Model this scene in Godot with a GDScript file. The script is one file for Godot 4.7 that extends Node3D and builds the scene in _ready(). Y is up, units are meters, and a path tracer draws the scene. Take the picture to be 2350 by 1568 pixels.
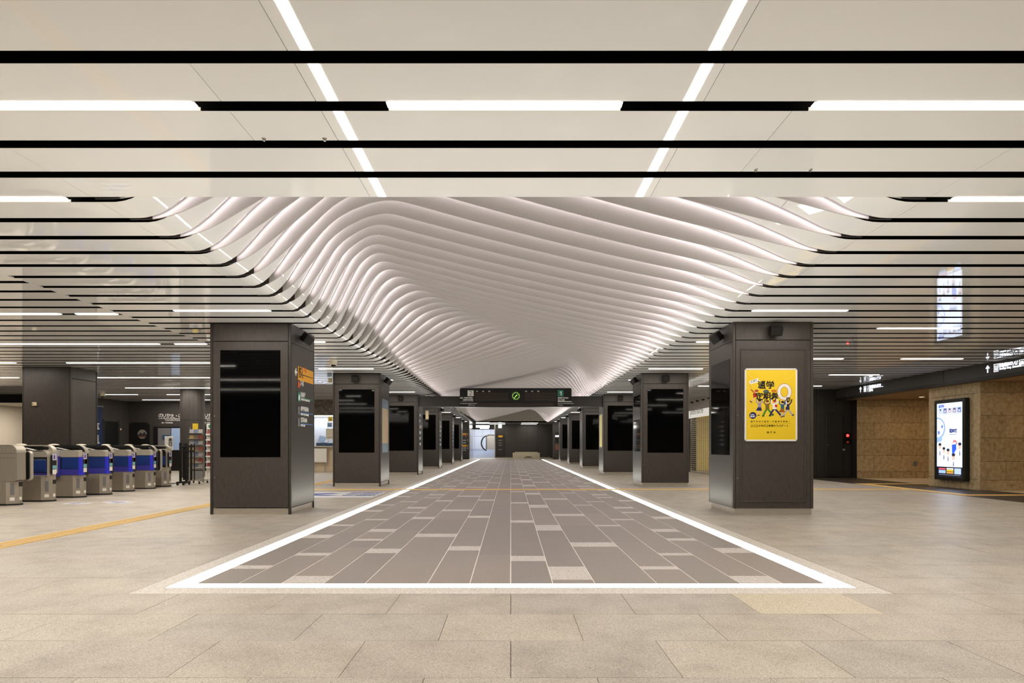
extends Node3D
# Underground station concourse with a wave of lit ceiling fins. y up, metres; "depth" d means z = -d.

const EYE := 1.075          # camera height
const CEIL := 3.005         # flat ceiling height
const PITCH := 0.489        # slot spacing of the ceiling
const SLOT0 := 5.343        # depth of the slot where the vault starts
const HALF := 0.055         # half width of a slot
const NFIN := 103
const F := 1567.0           # focal length for a 2350 pixel wide frame

var M := {}
var rng := RandomNumberGenerator.new()
var unit := BoxMesh.new()
var lamp_mesh_cache := {}

func _ready() -> void:
	rng.seed = 7
	# --- camera: level, with a shifted lens
	var cam := Camera3D.new()
	cam.name = "camera"
	cam.projection = Camera3D.PROJECTION_FRUSTUM
	cam.near = 0.1
	cam.far = 200.0
	cam.size = 1568.0 / F * 0.1
	cam.frustum_offset = Vector2(3.0 / F, 240.0 / F) * 0.1
	cam.position = Vector3(0, EYE, 0)
	add_child(cam)
	cam.current = true
	# --- environment: a closed room, no daylight
	var we := WorldEnvironment.new()
	we.name = "environment"
	var e := Environment.new()
	e.background_mode = Environment.BG_COLOR
	e.background_color = Color(0.02, 0.02, 0.02)
	e.tonemap_mode = Environment.TONE_MAPPER_LINEAR
	e.tonemap_exposure = 1.9
	e.sdfgi_enabled = true
	e.ssao_enabled = true
	e.ssil_enabled = true
	we.environment = e
	add_child(we)
	make_materials()
	build_floor()
	build_ceiling()
	build_walls()
	build_floor_lights()
	build_ceiling_lights()
	build_columns()
	build_board()
	build_gates()
	build_left_area()
	build_right_area()
	build_shop()
	build_office()
	build_far_end()
	build_small_things()

# ------------------------------------------------------------------ materials
func ramp(stops: Array) -> Gradient:
	var g := Gradient.new()
	var o := PackedFloat32Array()
	var c := PackedColorArray()
	for s in stops:
		o.append(s[0])
		c.append(s[1])
	g.offsets = o
	g.colors = c
	return g

func noise_tex(kind: int, freq: float, stops: Array, seed_: int, size := 512, oct := 3) -> NoiseTexture2D:
	var n := FastNoiseLite.new()
	n.noise_type = kind
	n.frequency = freq
	n.seed = seed_
	n.fractal_octaves = oct
	var t := NoiseTexture2D.new()
	t.width = size
	t.height = size
	t.seamless = true
	t.noise = n
	t.color_ramp = ramp(stops)
	return t

func mat(called: String, c: Color, rough := 0.5, metal := 0.0, spec := 0.5) -> StandardMaterial3D:
	var m := StandardMaterial3D.new()
	m.resource_name = called
	m.albedo_color = c
	m.roughness = rough
	m.metallic = metal
	m.metallic_specular = spec
	M[called] = m
	return m

func tex(m: StandardMaterial3D, t: Texture2D, scale: Vector3) -> void:
	m.albedo_texture = t
	m.uv1_triplanar = true
	m.uv1_world_triplanar = true
	m.uv1_scale = scale
	m.uv1_triplanar_sharpness = 8.0

func glow(called: String, c: Color, energy: float) -> StandardMaterial3D:
	var m := mat(called, Color(0.9, 0.9, 0.9), 0.4)
	m.emission_enabled = true
	m.emission = c
	m.emission_energy_multiplier = energy
	return m

func grey(v: float) -> Color:
	return Color(v, v, v)

func make_materials() -> void:
	var S := FastNoiseLite.TYPE_SIMPLEX_SMOOTH
	var V := FastNoiseLite.TYPE_VALUE
	var speck := noise_tex(V, 0.32, [[0.0, grey(0.56)], [0.4, grey(0.82)], [0.6, grey(0.93)], [1.0, grey(1.0)]], 3, 512, 2)
	var cloud := noise_tex(S, 0.012, [[0.0, Color(0.88, 0.87, 0.86, 1)], [0.5, Color(0.965, 0.96, 0.955, 1)], [1.0, Color(1, 1, 1, 1)]], 11, 512, 4)
	var tones := [Color(0.88, 0.845, 0.79), Color(0.863, 0.828, 0.778), Color(0.892, 0.857, 0.80), Color(0.85, 0.818, 0.775), Color(0.875, 0.845, 0.795)]
	for i in 5:
		var m := mat("granite_%d" % i, tones[i], 0.42)
		tex(m, speck, Vector3(1.7, 1.7, 1.7))
		m.detail_enabled = true
		m.detail_albedo = cloud
		m.detail_blend_mode = BaseMaterial3D.BLEND_MODE_MUL
		m.uv2_triplanar = true
		m.uv2_world_triplanar = true
		m.uv2_scale = Vector3(0.35, 0.35, 0.35)
		m.detail_uv_layer = BaseMaterial3D.DETAIL_UV_2
	var yl := mat("granite_yellow", Color(0.93, 0.88, 0.79), 0.42)
	tex(yl, speck, Vector3(1.7, 1.7, 1.7))
	var bd := mat("border_stone", Color(0.98, 0.955, 0.92), 0.45)
	tex(bd, speck, Vector3(1.3, 1.3, 1.3))
	var grain := noise_tex(S, 0.09, [[0.0, grey(0.80)], [0.5, grey(0.93)], [1.0, grey(1.0)]], 5, 512, 4)
	for i in 3:
		var m := mat("dark_tile_%d" % i, [Color(0.635, 0.60, 0.57), Color(0.62, 0.585, 0.56), Color(0.65, 0.61, 0.58)][i], 0.5)
		tex(m, grain, Vector3(0.7, 0.7, 3.0))
	var pt := mat("pale_tile", Color(0.93, 0.90, 0.875), 0.5)
	tex(pt, speck, Vector3(1.3, 1.3, 1.3))
	mat("grout_pale", Color(0.95, 0.93, 0.90), 0.8)
	mat("grout_dark", Color(0.27, 0.24, 0.21), 0.9)
	var tact := mat("tactile_yellow", Color(0.92, 0.78, 0.50), 0.5)
	tact.metallic_specular = 0.4
	mat("mat_dark", Color(0.25, 0.225, 0.2), 0.45)
	# ceiling
	for i in 3:
		mat("ceiling_panel_%d" % i, [Color(0.94, 0.945, 0.95), Color(0.935, 0.94, 0.943), Color(0.943, 0.948, 0.953)][i], 0.02, 0.0, 0.5)
	mat("slot_black", Color(0.02, 0.02, 0.02), 0.7, 0.0, 0.2)
	mat("fin_white", Color(0.745, 0.725, 0.71), 0.75, 0.0, 0.3)
	mat("shaded_fin_tip", Color(0.22, 0.20, 0.195), 0.6)  # white fin ends outside the strip light, their shade put into the colour
	mat("end_grey", Color(0.62, 0.59, 0.545), 0.7)
	mat("plenum", Color(0.05, 0.05, 0.05), 0.9)
	glow("fin_led", Color(1.0, 0.955, 0.975), 7.5)
	glow("lamp_glow", Color(1.0, 0.965, 0.92), 3.0)
	glow("floor_glow", Color(1.0, 1.0, 0.96), 2.2)
	mat("lamp_lip", Color(0.92, 0.9, 0.86), 0.35)
	# columns
	var streak := noise_tex(S, 0.02, [[0.0, grey(0.84)], [0.45, grey(0.93)], [1.0, grey(1.0)]], 21, 512, 5)
	var lam := mat("laminate", Color(0.275, 0.248, 0.233), 0.42)
	tex(lam, streak, Vector3(1.7, 0.6, 1.7))
	var lam2 := mat("laminate_wall", Color(0.26, 0.242, 0.23), 0.5)
	tex(lam2, streak, Vector3(2.0, 0.35, 2.0))
	var bs := mat("bronze_side", Color(0.31, 0.29, 0.275), 0.33, 0.55)
	tex(bs, streak, Vector3(6.0, 0.25, 6.0))
	mat("post_dark", Color(0.19, 0.168, 0.155), 0.4)
	mat("groove", Color(0.05, 0.045, 0.04), 0.8)
	var brush := noise_tex(V, 0.05, [[0.0, grey(0.93)], [1.0, grey(1.0)]], 31, 256, 3)
	var ss := mat("stainless", Color(0.76, 0.73, 0.68), 0.34, 0.4)
	tex(ss, brush, Vector3(0.8, 6.0, 0.8))
	var ss2 := mat("stainless_dull", Color(0.66, 0.625, 0.575), 0.4, 0.45)
	tex(ss2, brush, Vector3(6.0, 0.8, 6.0))
	mat("steel_bright", Color(0.75, 0.74, 0.72), 0.2, 1.0)
	mat("glass_black", Color(0.012, 0.012, 0.014), 0.04, 0.0, 0.33)
	mat("black", Color(0.035, 0.033, 0.032), 0.5)
	mat("black_satin", Color(0.075, 0.07, 0.068), 0.35)
	mat("beam_dark", Color(0.2, 0.185, 0.178), 0.5)
	mat("white", Color(0.92, 0.91, 0.89), 0.5)
	mat("white_text", Color(0.95, 0.95, 0.94), 0.5)
	mat("grey_light", Color(0.62, 0.62, 0.62), 0.5)
	mat("grey_mid", Color(0.45, 0.45, 0.46), 0.5)
	mat("sign_yellow", Color(0.93, 0.66, 0.12), 0.45)
	mat("sign_orange", Color(0.85, 0.36, 0.10), 0.45)
	mat("sign_green", Color(0.18, 0.50, 0.40), 0.45)
	mat("sign_blue", Color(0.25, 0.50, 0.75), 0.45)
	mat("ink", Color(0.06, 0.055, 0.05), 0.6)
	mat("gate_blue", Color(0.09, 0.20, 0.47), 0.3)
	mat("gate_violet", Color(0.24, 0.23, 0.62), 0.3)
	mat("gate_edge_blue", Color(0.14, 0.16, 0.80), 0.3)
	mat("label_cyan", Color(0.45, 0.68, 0.74), 0.5)
	mat("label_lilac", Color(0.80, 0.76, 0.88), 0.5)
	mat("ink_violet", Color(0.25, 0.20, 0.52), 0.5)
	mat("decal_white", Color(0.90, 0.90, 0.92), 0.45)
	mat("decal_blue", Color(0.36, 0.40, 0.66), 0.45)
	mat("banner_blue", Color(0.10, 0.17, 0.33), 0.5)
	mat("brown_led", Color(0.19, 0.145, 0.115), 0.45)
	mat("beige_box", Color(0.80, 0.74, 0.60), 0.5)
	mat("cream", Color(0.87, 0.84, 0.76), 0.6)
	var trav := noise_tex(S, 0.016, [[0.0, Color(0.58, 0.50, 0.38)], [0.2, Color(0.77, 0.70, 0.575)], [0.6, Color(0.84, 0.775, 0.655)], [1.0, Color(0.92, 0.86, 0.74)]], 41, 512, 6)
	for i in 3:
		var m := mat("travertine_%d" % i, [Color(0.87, 0.84, 0.78), Color(0.84, 0.81, 0.745), Color(0.90, 0.87, 0.81)][i], 0.5)
		tex(m, trav, [Vector3(0.9, 0.7, 0.9), Vector3(1.1, 0.8, 1.1), Vector3(0.8, 0.9, 0.8)][i])
		m.uv1_offset = Vector3(i * 0.37, i * 0.21, i * 0.53)
	mat("soffit_tan", Color(0.60, 0.50, 0.38), 0.5)
	mat("passage_floor", Color(0.86, 0.79, 0.68), 0.4)
	mat("wall_charcoal", Color(0.185, 0.175, 0.165), 0.5)
	mat("door_charcoal", Color(0.16, 0.155, 0.15), 0.4)
	mat("wall_pale", Color(0.78, 0.75, 0.70), 0.6)
	var gr := noise_tex(S, 0.03, [[0.0, grey(0.55)], [1.0, grey(1.0)]], 51, 256, 4)
	var gs := mat("grey_stone", Color(0.47, 0.42, 0.38), 0.6)
	tex(gs, gr, Vector3(0.8, 0.8, 0.8))
	mat("wall_bluish", Color(0.72, 0.75, 0.80), 0.4)
	mat("floor_bluish", Color(0.42, 0.46, 0.54), 0.35)
	var bn := mat("bench_stone", Color(0.98, 0.94, 0.83), 0.6)
	tex(bn, speck, Vector3(1.5, 1.5, 1.5))
	glow("text_lit", Color(0.92, 0.95, 1.0), 1.0)
	glow("shop_sign_lit", Color(1.0, 0.98, 0.94), 0.22)
	glow("exit_lit", Color(0.75, 1.0, 0.92), 2.0)
	glow("sign_lit", Color(1.0, 0.98, 0.98), 2.4)
	glow("clock_lit", Color(0.55, 0.85, 0.12), 0.9)
	glow("red_lit", Color(1.0, 0.05, 0.05), 2.0)
	glow("down_glow", Color(1.0, 0.85, 0.62), 4.0)
	glow("amber_lit", Color(0.8, 0.36, 0.12), 0.25)
	mat("clock_face", Color(0.05, 0.08, 0.03), 0.4)
	mat("shop_yellow", Color(0.92, 0.87, 0.60), 0.6)
	mat("shop_brown", Color(0.45, 0.30, 0.22), 0.6)
	mat("shop_olive", Color(0.42, 0.40, 0.22), 0.6)
	mat("paper_blue", Color(0.62, 0.72, 0.88), 0.6)
	mat("desk_blue", Color(0.20, 0.28, 0.42), 0.5)
	mat("paper_yellow", Color(0.95, 0.82, 0.20), 0.6)
	mat("map_tan", Color(0.72, 0.63, 0.50), 0.3)
	mat("map_blue", Color(0.45, 0.52, 0.58), 0.3)
	for i in 6:
		mat("leaflet_%d" % i, [Color(0.66, 0.66, 0.70), Color(0.62, 0.30, 0.24), Color(0.48, 0.52, 0.62), Color(0.76, 0.66, 0.45), Color(0.72, 0.70, 0.68), Color(0.55, 0.46, 0.42)][i], 0.35)

# ------------------------------------------------------------------ mesh helpers
class Mb:
	var v := PackedVector3Array()
	var n := PackedVector3Array()
	var uv := PackedVector2Array()
	func tri(a: Vector3, b: Vector3, c: Vector3) -> void:   # counter-clockwise seen from outside
		var k := (b - a).cross(c - a).normalized()
		v.append_array(PackedVector3Array([a, c, b]))
		n.append_array(PackedVector3Array([k, k, k]))
		uv.append_array(PackedVector2Array([Vector2(), Vector2(), Vector2()]))
	func quad(a: Vector3, b: Vector3, c: Vector3, d: Vector3) -> void:
		var k := (c - a).cross(d - b).normalized()
		v.append_array(PackedVector3Array([a, c, b, a, d, c]))
		n.append_array(PackedVector3Array([k, k, k, k, k, k]))
		uv.append_array(PackedVector2Array([Vector2(0, 1), Vector2(1, 0), Vector2(1, 1), Vector2(0, 1), Vector2(0, 0), Vector2(1, 0)]))
	func squad(p: Array, q: Array) -> void:                  # smooth: four points and their normals
		for i in [0, 2, 1, 0, 3, 2]:
			v.append(p[i])
			n.append(q[i])
			uv.append(Vector2())
	func box(lo: Vector3, hi: Vector3) -> void:
		var a := lo
		var b := hi
		quad(Vector3(a.x, a.y, b.z), Vector3(b.x, a.y, b.z), Vector3(b.x, b.y, b.z), Vector3(a.x, b.y, b.z))
		quad(Vector3(b.x, a.y, a.z), Vector3(a.x, a.y, a.z), Vector3(a.x, b.y, a.z), Vector3(b.x, b.y, a.z))
		quad(Vector3(b.x, a.y, b.z), Vector3(b.x, a.y, a.z), Vector3(b.x, b.y, a.z), Vector3(b.x, b.y, b.z))
		quad(Vector3(a.x, a.y, a.z), Vector3(a.x, a.y, b.z), Vector3(a.x, b.y, b.z), Vector3(a.x, b.y, a.z))
		quad(Vector3(a.x, b.y, b.z), Vector3(b.x, b.y, b.z), Vector3(b.x, b.y, a.z), Vector3(a.x, b.y, a.z))
		quad(Vector3(a.x, a.y, a.z), Vector3(b.x, a.y, a.z), Vector3(b.x, a.y, b.z), Vector3(a.x, a.y, b.z))
	func cbox(lo: Vector3, hi: Vector3, c: float) -> void:   # box with chamfered edges
		var m := (lo + hi) * 0.5
		var h := (hi - lo) * 0.5
		c = minf(c, minf(h.x, minf(h.y, h.z)) * 0.9)
		for ax in 3:
			var u := (ax + 1) % 3
			var w := (ax + 2) % 3
			for s in [1.0, -1.0]:
				var p := []
				for k in [[-1, -1], [1, -1], [1, 1], [-1, 1]]:
					var o := Vector3()
					o[ax] = s * h[ax]
					o[u] = k[0] * (h[u] - c)
					o[w] = k[1] * (h[w] - c)
					p.append(m + o)
				if s > 0: quad(p[0], p[1], p[2], p[3])
				else: quad(p[3], p[2], p[1], p[0])
			for s in [1.0, -1.0]:
				for t in [1.0, -1.0]:                         # edge along ax, between faces u=s and w=t
					var a := Vector3()
					var b := Vector3()
					a[u] = s * h[u]
					a[w] = t * (h[w] - c)
					b[u] = s * (h[u] - c)
					b[w] = t * h[w]
					var l := Vector3()
					l[ax] = h[ax] - c
					fixquad(m + a - l, m + a + l, m + b + l, m + b - l, m)
		for sx in [1.0, -1.0]:
			for sy in [1.0, -1.0]:
				for sz in [1.0, -1.0]:
					var a := m + Vector3(sx * h.x, sy * (h.y - c), sz * (h.z - c))
					var b := m + Vector3(sx * (h.x - c), sy * h.y, sz * (h.z - c))
					var d := m + Vector3(sx * (h.x - c), sy * (h.y - c), sz * h.z)
					if sx * sy * sz > 0: tri(a, b, d)
					else: tri(a, d, b)
	func fixquad(a: Vector3, b: Vector3, c: Vector3, d: Vector3, away: Vector3) -> void:
		if (b - a).cross(c - a).dot((a + c) * 0.5 - away) > 0: quad(a, b, c, d)
		else: quad(d, c, b, a)
	func prism(outline: PackedVector2Array, z0: float, z1: float) -> void:   # outline in x, y; extruded along z (z1 faces the viewer)
		var o := outline
		if Geometry2D.is_polygon_clockwise(o):
			o = o.duplicate()
			o.reverse()
		var ix := Geometry2D.triangulate_polygon(o)
		for i in range(0, ix.size(), 3):
			var a := o[ix[i]]
			var b := o[ix[i + 1]]
			var c := o[ix[i + 2]]
			if (b - a).cross(c - a) < 0:
				var t := b
				b = c
				c = t
			tri(Vector3(a.x, a.y, z1), Vector3(b.x, b.y, z1), Vector3(c.x, c.y, z1))
			tri(Vector3(a.x, a.y, z0), Vector3(c.x, c.y, z0), Vector3(b.x, b.y, z0))
		for i in o.size():
			var a := o[i]
			var b := o[(i + 1) % o.size()]
			quad(Vector3(a.x, a.y, z1), Vector3(a.x, a.y, z0), Vector3(b.x, b.y, z0), Vector3(b.x, b.y, z1))
	func plan(outline: PackedVector2Array, y0: float, y1: float) -> void:    # outline in x, z (z towards the viewer); extruded upwards
		var st := Mb.new()
		var turned := PackedVector2Array()
		for p in outline:
			turned.append(Vector2(p.x, -p.y))
		st.prism(turned, 0.0, 1.0)
		for i in range(0, st.v.size(), 3):
			var p := []
			for k in 3:
				var q := st.v[i + k]
				p.append(Vector3(q.x, lerpf(y0, y1, q.z), -q.y))
			tri(p[0], p[2], p[1])
	func lathe(profile: Array, seg := 20, at := Vector3.ZERO, sweep := TAU) -> void:   # profile of (radius, height), from bottom to top
		for i in seg:
			var a := sweep * i / seg
			var b := sweep * (i + 1) / seg
			for k in profile.size() - 1:
				var p: Vector2 = profile[k]
				var q: Vector2 = profile[k + 1]
				var da := Vector3(cos(a), 0, -sin(a))
				var db := Vector3(cos(b), 0, -sin(b))
				var t := (q - p).normalized()
				var na := da * t.y - Vector3.UP * t.x
				var nb := db * t.y - Vector3.UP * t.x
				squad([at + da * p.x + Vector3.UP * p.y, at + db * p.x + Vector3.UP * p.y, at + db * q.x + Vector3.UP * q.y, at + da * q.x + Vector3.UP * q.y], [na, nb, nb, na])
	func tube(a: Vector3, b: Vector3, r: float, seg := 10) -> void:
		var w := (b - a).normalized()
		var u := w.cross(Vector3.UP if absf(w.y) < 0.9 else Vector3.RIGHT).normalized()
		var k := w.cross(u)
		for i in seg:
			var p := TAU * i / seg
			var q := TAU * (i + 1) / seg
			var da := u * cos(p) + k * sin(p)
			var db := u * cos(q) + k * sin(q)
			squad([a + da * r, a + db * r, b + db * r, b + da * r], [da, db, db, da])
			tri(a, a + db * r, a + da * r)
			tri(b, b + da * r, b + db * r)
	func done() -> ArrayMesh:
		var arr := []
		arr.resize(Mesh.ARRAY_MAX)
		arr[Mesh.ARRAY_VERTEX] = v
		arr[Mesh.ARRAY_NORMAL] = n
		arr[Mesh.ARRAY_TEX_UV] = uv
		var m := ArrayMesh.new()
		m.add_surface_from_arrays(Mesh.PRIMITIVE_TRIANGLES, arr)
		return m

func put(parent: Node, called: String, mesh: Mesh, m: String, at := Vector3.ZERO) -> MeshInstance3D:
	var o := MeshInstance3D.new()
	o.name = called
	o.mesh = mesh
	o.material_override = M[m]
	o.position = at
	parent.add_child(o, true)
	o.name = numbered_name(parent, o, called)
	return o

var taken := {}
func numbered_name(parent: Node, _o: Node, called: String) -> String:
	var key := str(parent.get_instance_id()) + called
	var k: int = taken.get(key, 0)
	taken[key] = k + 1
	return called if k == 0 else "%s_%03d" % [called, k]

func org(p: Node) -> Vector3:
	var s := Vector3.ZERO
	while p != self and p is Node3D:
		s += (p as Node3D).position
		p = p.get_parent()
	return s

func bx(parent: Node, called: String, m: String, x0: float, x1: float, y0: float, y1: float, d0: float, d1: float, c := 0.0) -> MeshInstance3D:
	# a box in world places (depths d0 < d1), a child of an unturned parent
	var lo := Vector3(x0, y0, -d1)
	var hi := Vector3(x1, y1, -d0)
	var at := (lo + hi) * 0.5
	if c > 0.0:
		var b := Mb.new()
		b.cbox(lo - at, hi - at, c)
		return put(parent, called, b.done(), m, at - org(parent))
	var o := put(parent, called, unit, m, at - org(parent))
	o.scale = hi - lo
	return o

func thing(called: String, label: String, category: String, at := Vector3.ZERO, group := "") -> Node3D:
	var o := Node3D.new()
	o.name = called
	add_child(o, true)
	o.name = numbered_name(self, o, called)
	o.position = at
	tag(o, label, category, group)
	return o

func tag(o: Node, label: String, category: String, group := "") -> void:
	o.set_meta("label", label)
	o.set_meta("category", category)
	if group != "":
		o.set_meta("group", group)

func struct(called: String, at := Vector3.ZERO) -> Node3D:
	var o := Node3D.new()
	o.name = called
	o.position = at
	o.set_meta("kind", "structure")
	add_child(o, true)
	return o

func area(parent: Node, at: Vector3, sx: float, sy: float, towards: Vector3, radiance: float, c: Color) -> void:
	var l := AreaLight3D.new()
	l.name = "lamp_light"
	l.area_size = Vector2(sx, sy)
	l.area_normalize_energy = true
	l.light_energy = radiance * sx * sy / PI
	l.light_color = c
	l.shadow_enabled = true
	l.area_range = 80.0
	l.area_attenuation = 2.0
	parent.add_child(l, true)
	var up := Vector3.FORWARD if absf(towards.y) > 0.9 else Vector3.UP
	l.transform = Transform3D(Basis.looking_at(towards, up), at - org(parent))

# ------------------------------------------------------------------ lettering
# strokes on a 0..9 grid, y upwards: each word is one line through two-digit points
var G := {
	"学": "1927 4947 8967 05079795 2575 7554 545030 0393",
	"通": "38898867 5967 3631 36868171 3484 3383 5751 0918 0616 1612 1201 122090",
	"定": "4948 06089896 2676 5651 5474 2411 223090",
	"期": "0747 1913 3933 1636 1535 0343 1201 3241 5951 5999 9990 5696 5393 5140",
	"券": "2938 7968 1787 0595 4945 4501 5592 2373 7360 4310",
	"円": "0900 0999 999080 0595 4945",
	"神": "2928 0747 4703 2620 3544 5852 5898 9892 5595 5292 7970",
	"戸": "1989 2777 7774 2474 2724 2410",
	"市": "4947 0797 1511 1585 8581 4740",
	"内": "0700 0797 979080 4946 4622 4682",
	"高": "4948 0898 2725 2777 7775 2575 0300 0393 9390 3230 3262 6260 3060",
	"校": "0747 2920 2603 2645 7978 4898 5746 8796 8440 5490",
	"無": "2907 1888 0696 0494 2824 4844 6864 8884 0110 3231 5251 8290",
	"料": "0837 4837 0646 2920 2603 2643 6857 6645 4393 8980",
	"年": "2907 1888 2585 0393 5880 2523",
	"の": "584321031749889582 8261",
	"へ": "043792", "か": "0757655141 3910 7895", "が": "0757655141 3910 6885 7988 8997",
	"ら": "3958 28252556 56838361 6120", "り": "1814 1423 787430", "え": "3857 1676 7600 3351 5190",
	"ば": "1910 4686 7971 715042 4281 7998", "ス": "1888 8800 5590", "タ": "3905 3989 8900 3564", "ー": "0595", "ト": "3930 3663",
	"こ": "2878 7866 1311 1181", "し": "2922 224060 6082",
	"!": "4943 4140", "・": "4555 4454", "0": "396987826030 30121739", "2": "173969878500 0090", "4": "690393 6960", "1": "375950", "7": "099930", "8": "3969876535173 9 3512306082653",
	"阪": "0900 0949 4936 3643 4332 5999 5940 5696 9640 5890",
	"急": "3916 2878 7865 1565 1585 1383 8583 0210 3230 3070 7071 9391",
	"電": "1989 0797 4945 0706 9796 2666 1484 1411 8481 1181 1383 4440 4090 9092",
	"車": "0898 1686 1613 8683 1383 1585 0292 4940",
	"新": "0848 2928 0646 0343 2620 2402 2442 5950 5996 5696 8680",
	"谷": "2907 6997 4703 4793 2320 2373 7370 2070", "上": "4940 4686 0090", "方": "4948 0898 4600 4575 757060", "面": "0999 4947 0700 0797 9790 0090 3730 6760 3464",
	"西": "0999 0700 0797 9790 0090 3934 6964", "中": "0804 0898 9894 0494 4940", "央": "1814 1888 8884 0494 4944 4400 4490", "名": "3905 3878 7800 2420 2474 7470 2070",
	"出": "4940 1815 1585 8885 0300 0090 9390", "口": "0800 0898 9890 0090", "本": "0797 4940 4702 4792 2262", "日": "1910 1989 8980 1080 1585", "乗": "7998 0797 4940 0595 0393 4401 4491", "換": "1910 0737 5999 5040 9080 4494 6490 6440",
}

func strokes(text: String, h: float, weight := 0.13, gap := 0.12, depth := 0.004) -> ArrayMesh:
	# letters of height h side by side from x = 0; each stroke a low bar
	var b := Mb.new()
	var u := h / 9.0
	var x := 0.0
	for ch in text:
		if ch == " ":
			x += h * 0.5
			continue
		var s: String = G.get(ch, "0900 0999 9990 0090 0595 4940 2777 2373")
		var hw := h * weight * 0.5
		for w in s.split(" ", false):
			for i in range(0, w.length() - 3, 2):
				var p := Vector2(int(w[i]), int(w[i + 1])) * u
				var q := Vector2(int(w[i + 2]), int(w[i + 3])) * u
				if p.is_equal_approx(q): continue
				var t := (q - p).normalized()
				var o := Vector2(-t.y, t.x) * hw
				t *= hw
				var pts := [p - t - o, q + t - o, q + t + o, p - t + o]
				var f := []
				var k := []
				for r in pts:
					f.append(Vector3(x + r.x, r.y, depth))
					k.append(Vector3(x + r.x, r.y, 0))
				b.quad(f[0], f[1], f[2], f[3])
				for e in 4:
					b.quad(k[e], k[(e + 1) % 4], f[(e + 1) % 4], f[e])
		x += h * (1.0 + gap)
	return b.done()

func strokes_width(text: String, h: float, gap := 0.12) -> float:
	var x := 0.0
	for ch in text:
		x += h * 0.5 if ch == " " else h * (1.0 + gap)
	return x - h * gap

func latin(text: String, h: float, bold := false, depth := 0.004) -> TextMesh:
	var t := TextMesh.new()
	var f := SystemFont.new()
	f.font_names = PackedStringArray(["Droid Sans"])
	f.font_weight = 700 if bold else 400
	t.font = f
	t.font_size = 32
	t.pixel_size = h / 23.0
	t.depth = depth
	t.text = text
	t.horizontal_alignment = HORIZONTAL_ALIGNMENT_LEFT
	t.vertical_alignment = VERTICAL_ALIGNMENT_BOTTOM
	t.curve_step = 4.0
	return t

func write(parent: Node, mesh: Mesh, m: String, at: Vector3, right := Vector3.RIGHT, up := Vector3.UP, called := "lettering") -> MeshInstance3D:
	# lettering standing on a face: at is its lower left corner in the world
	var o := put(parent, called, mesh, m)
	o.transform = Transform3D(Basis(right, up, right.cross(up)), at - org(parent))
	return o

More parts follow.
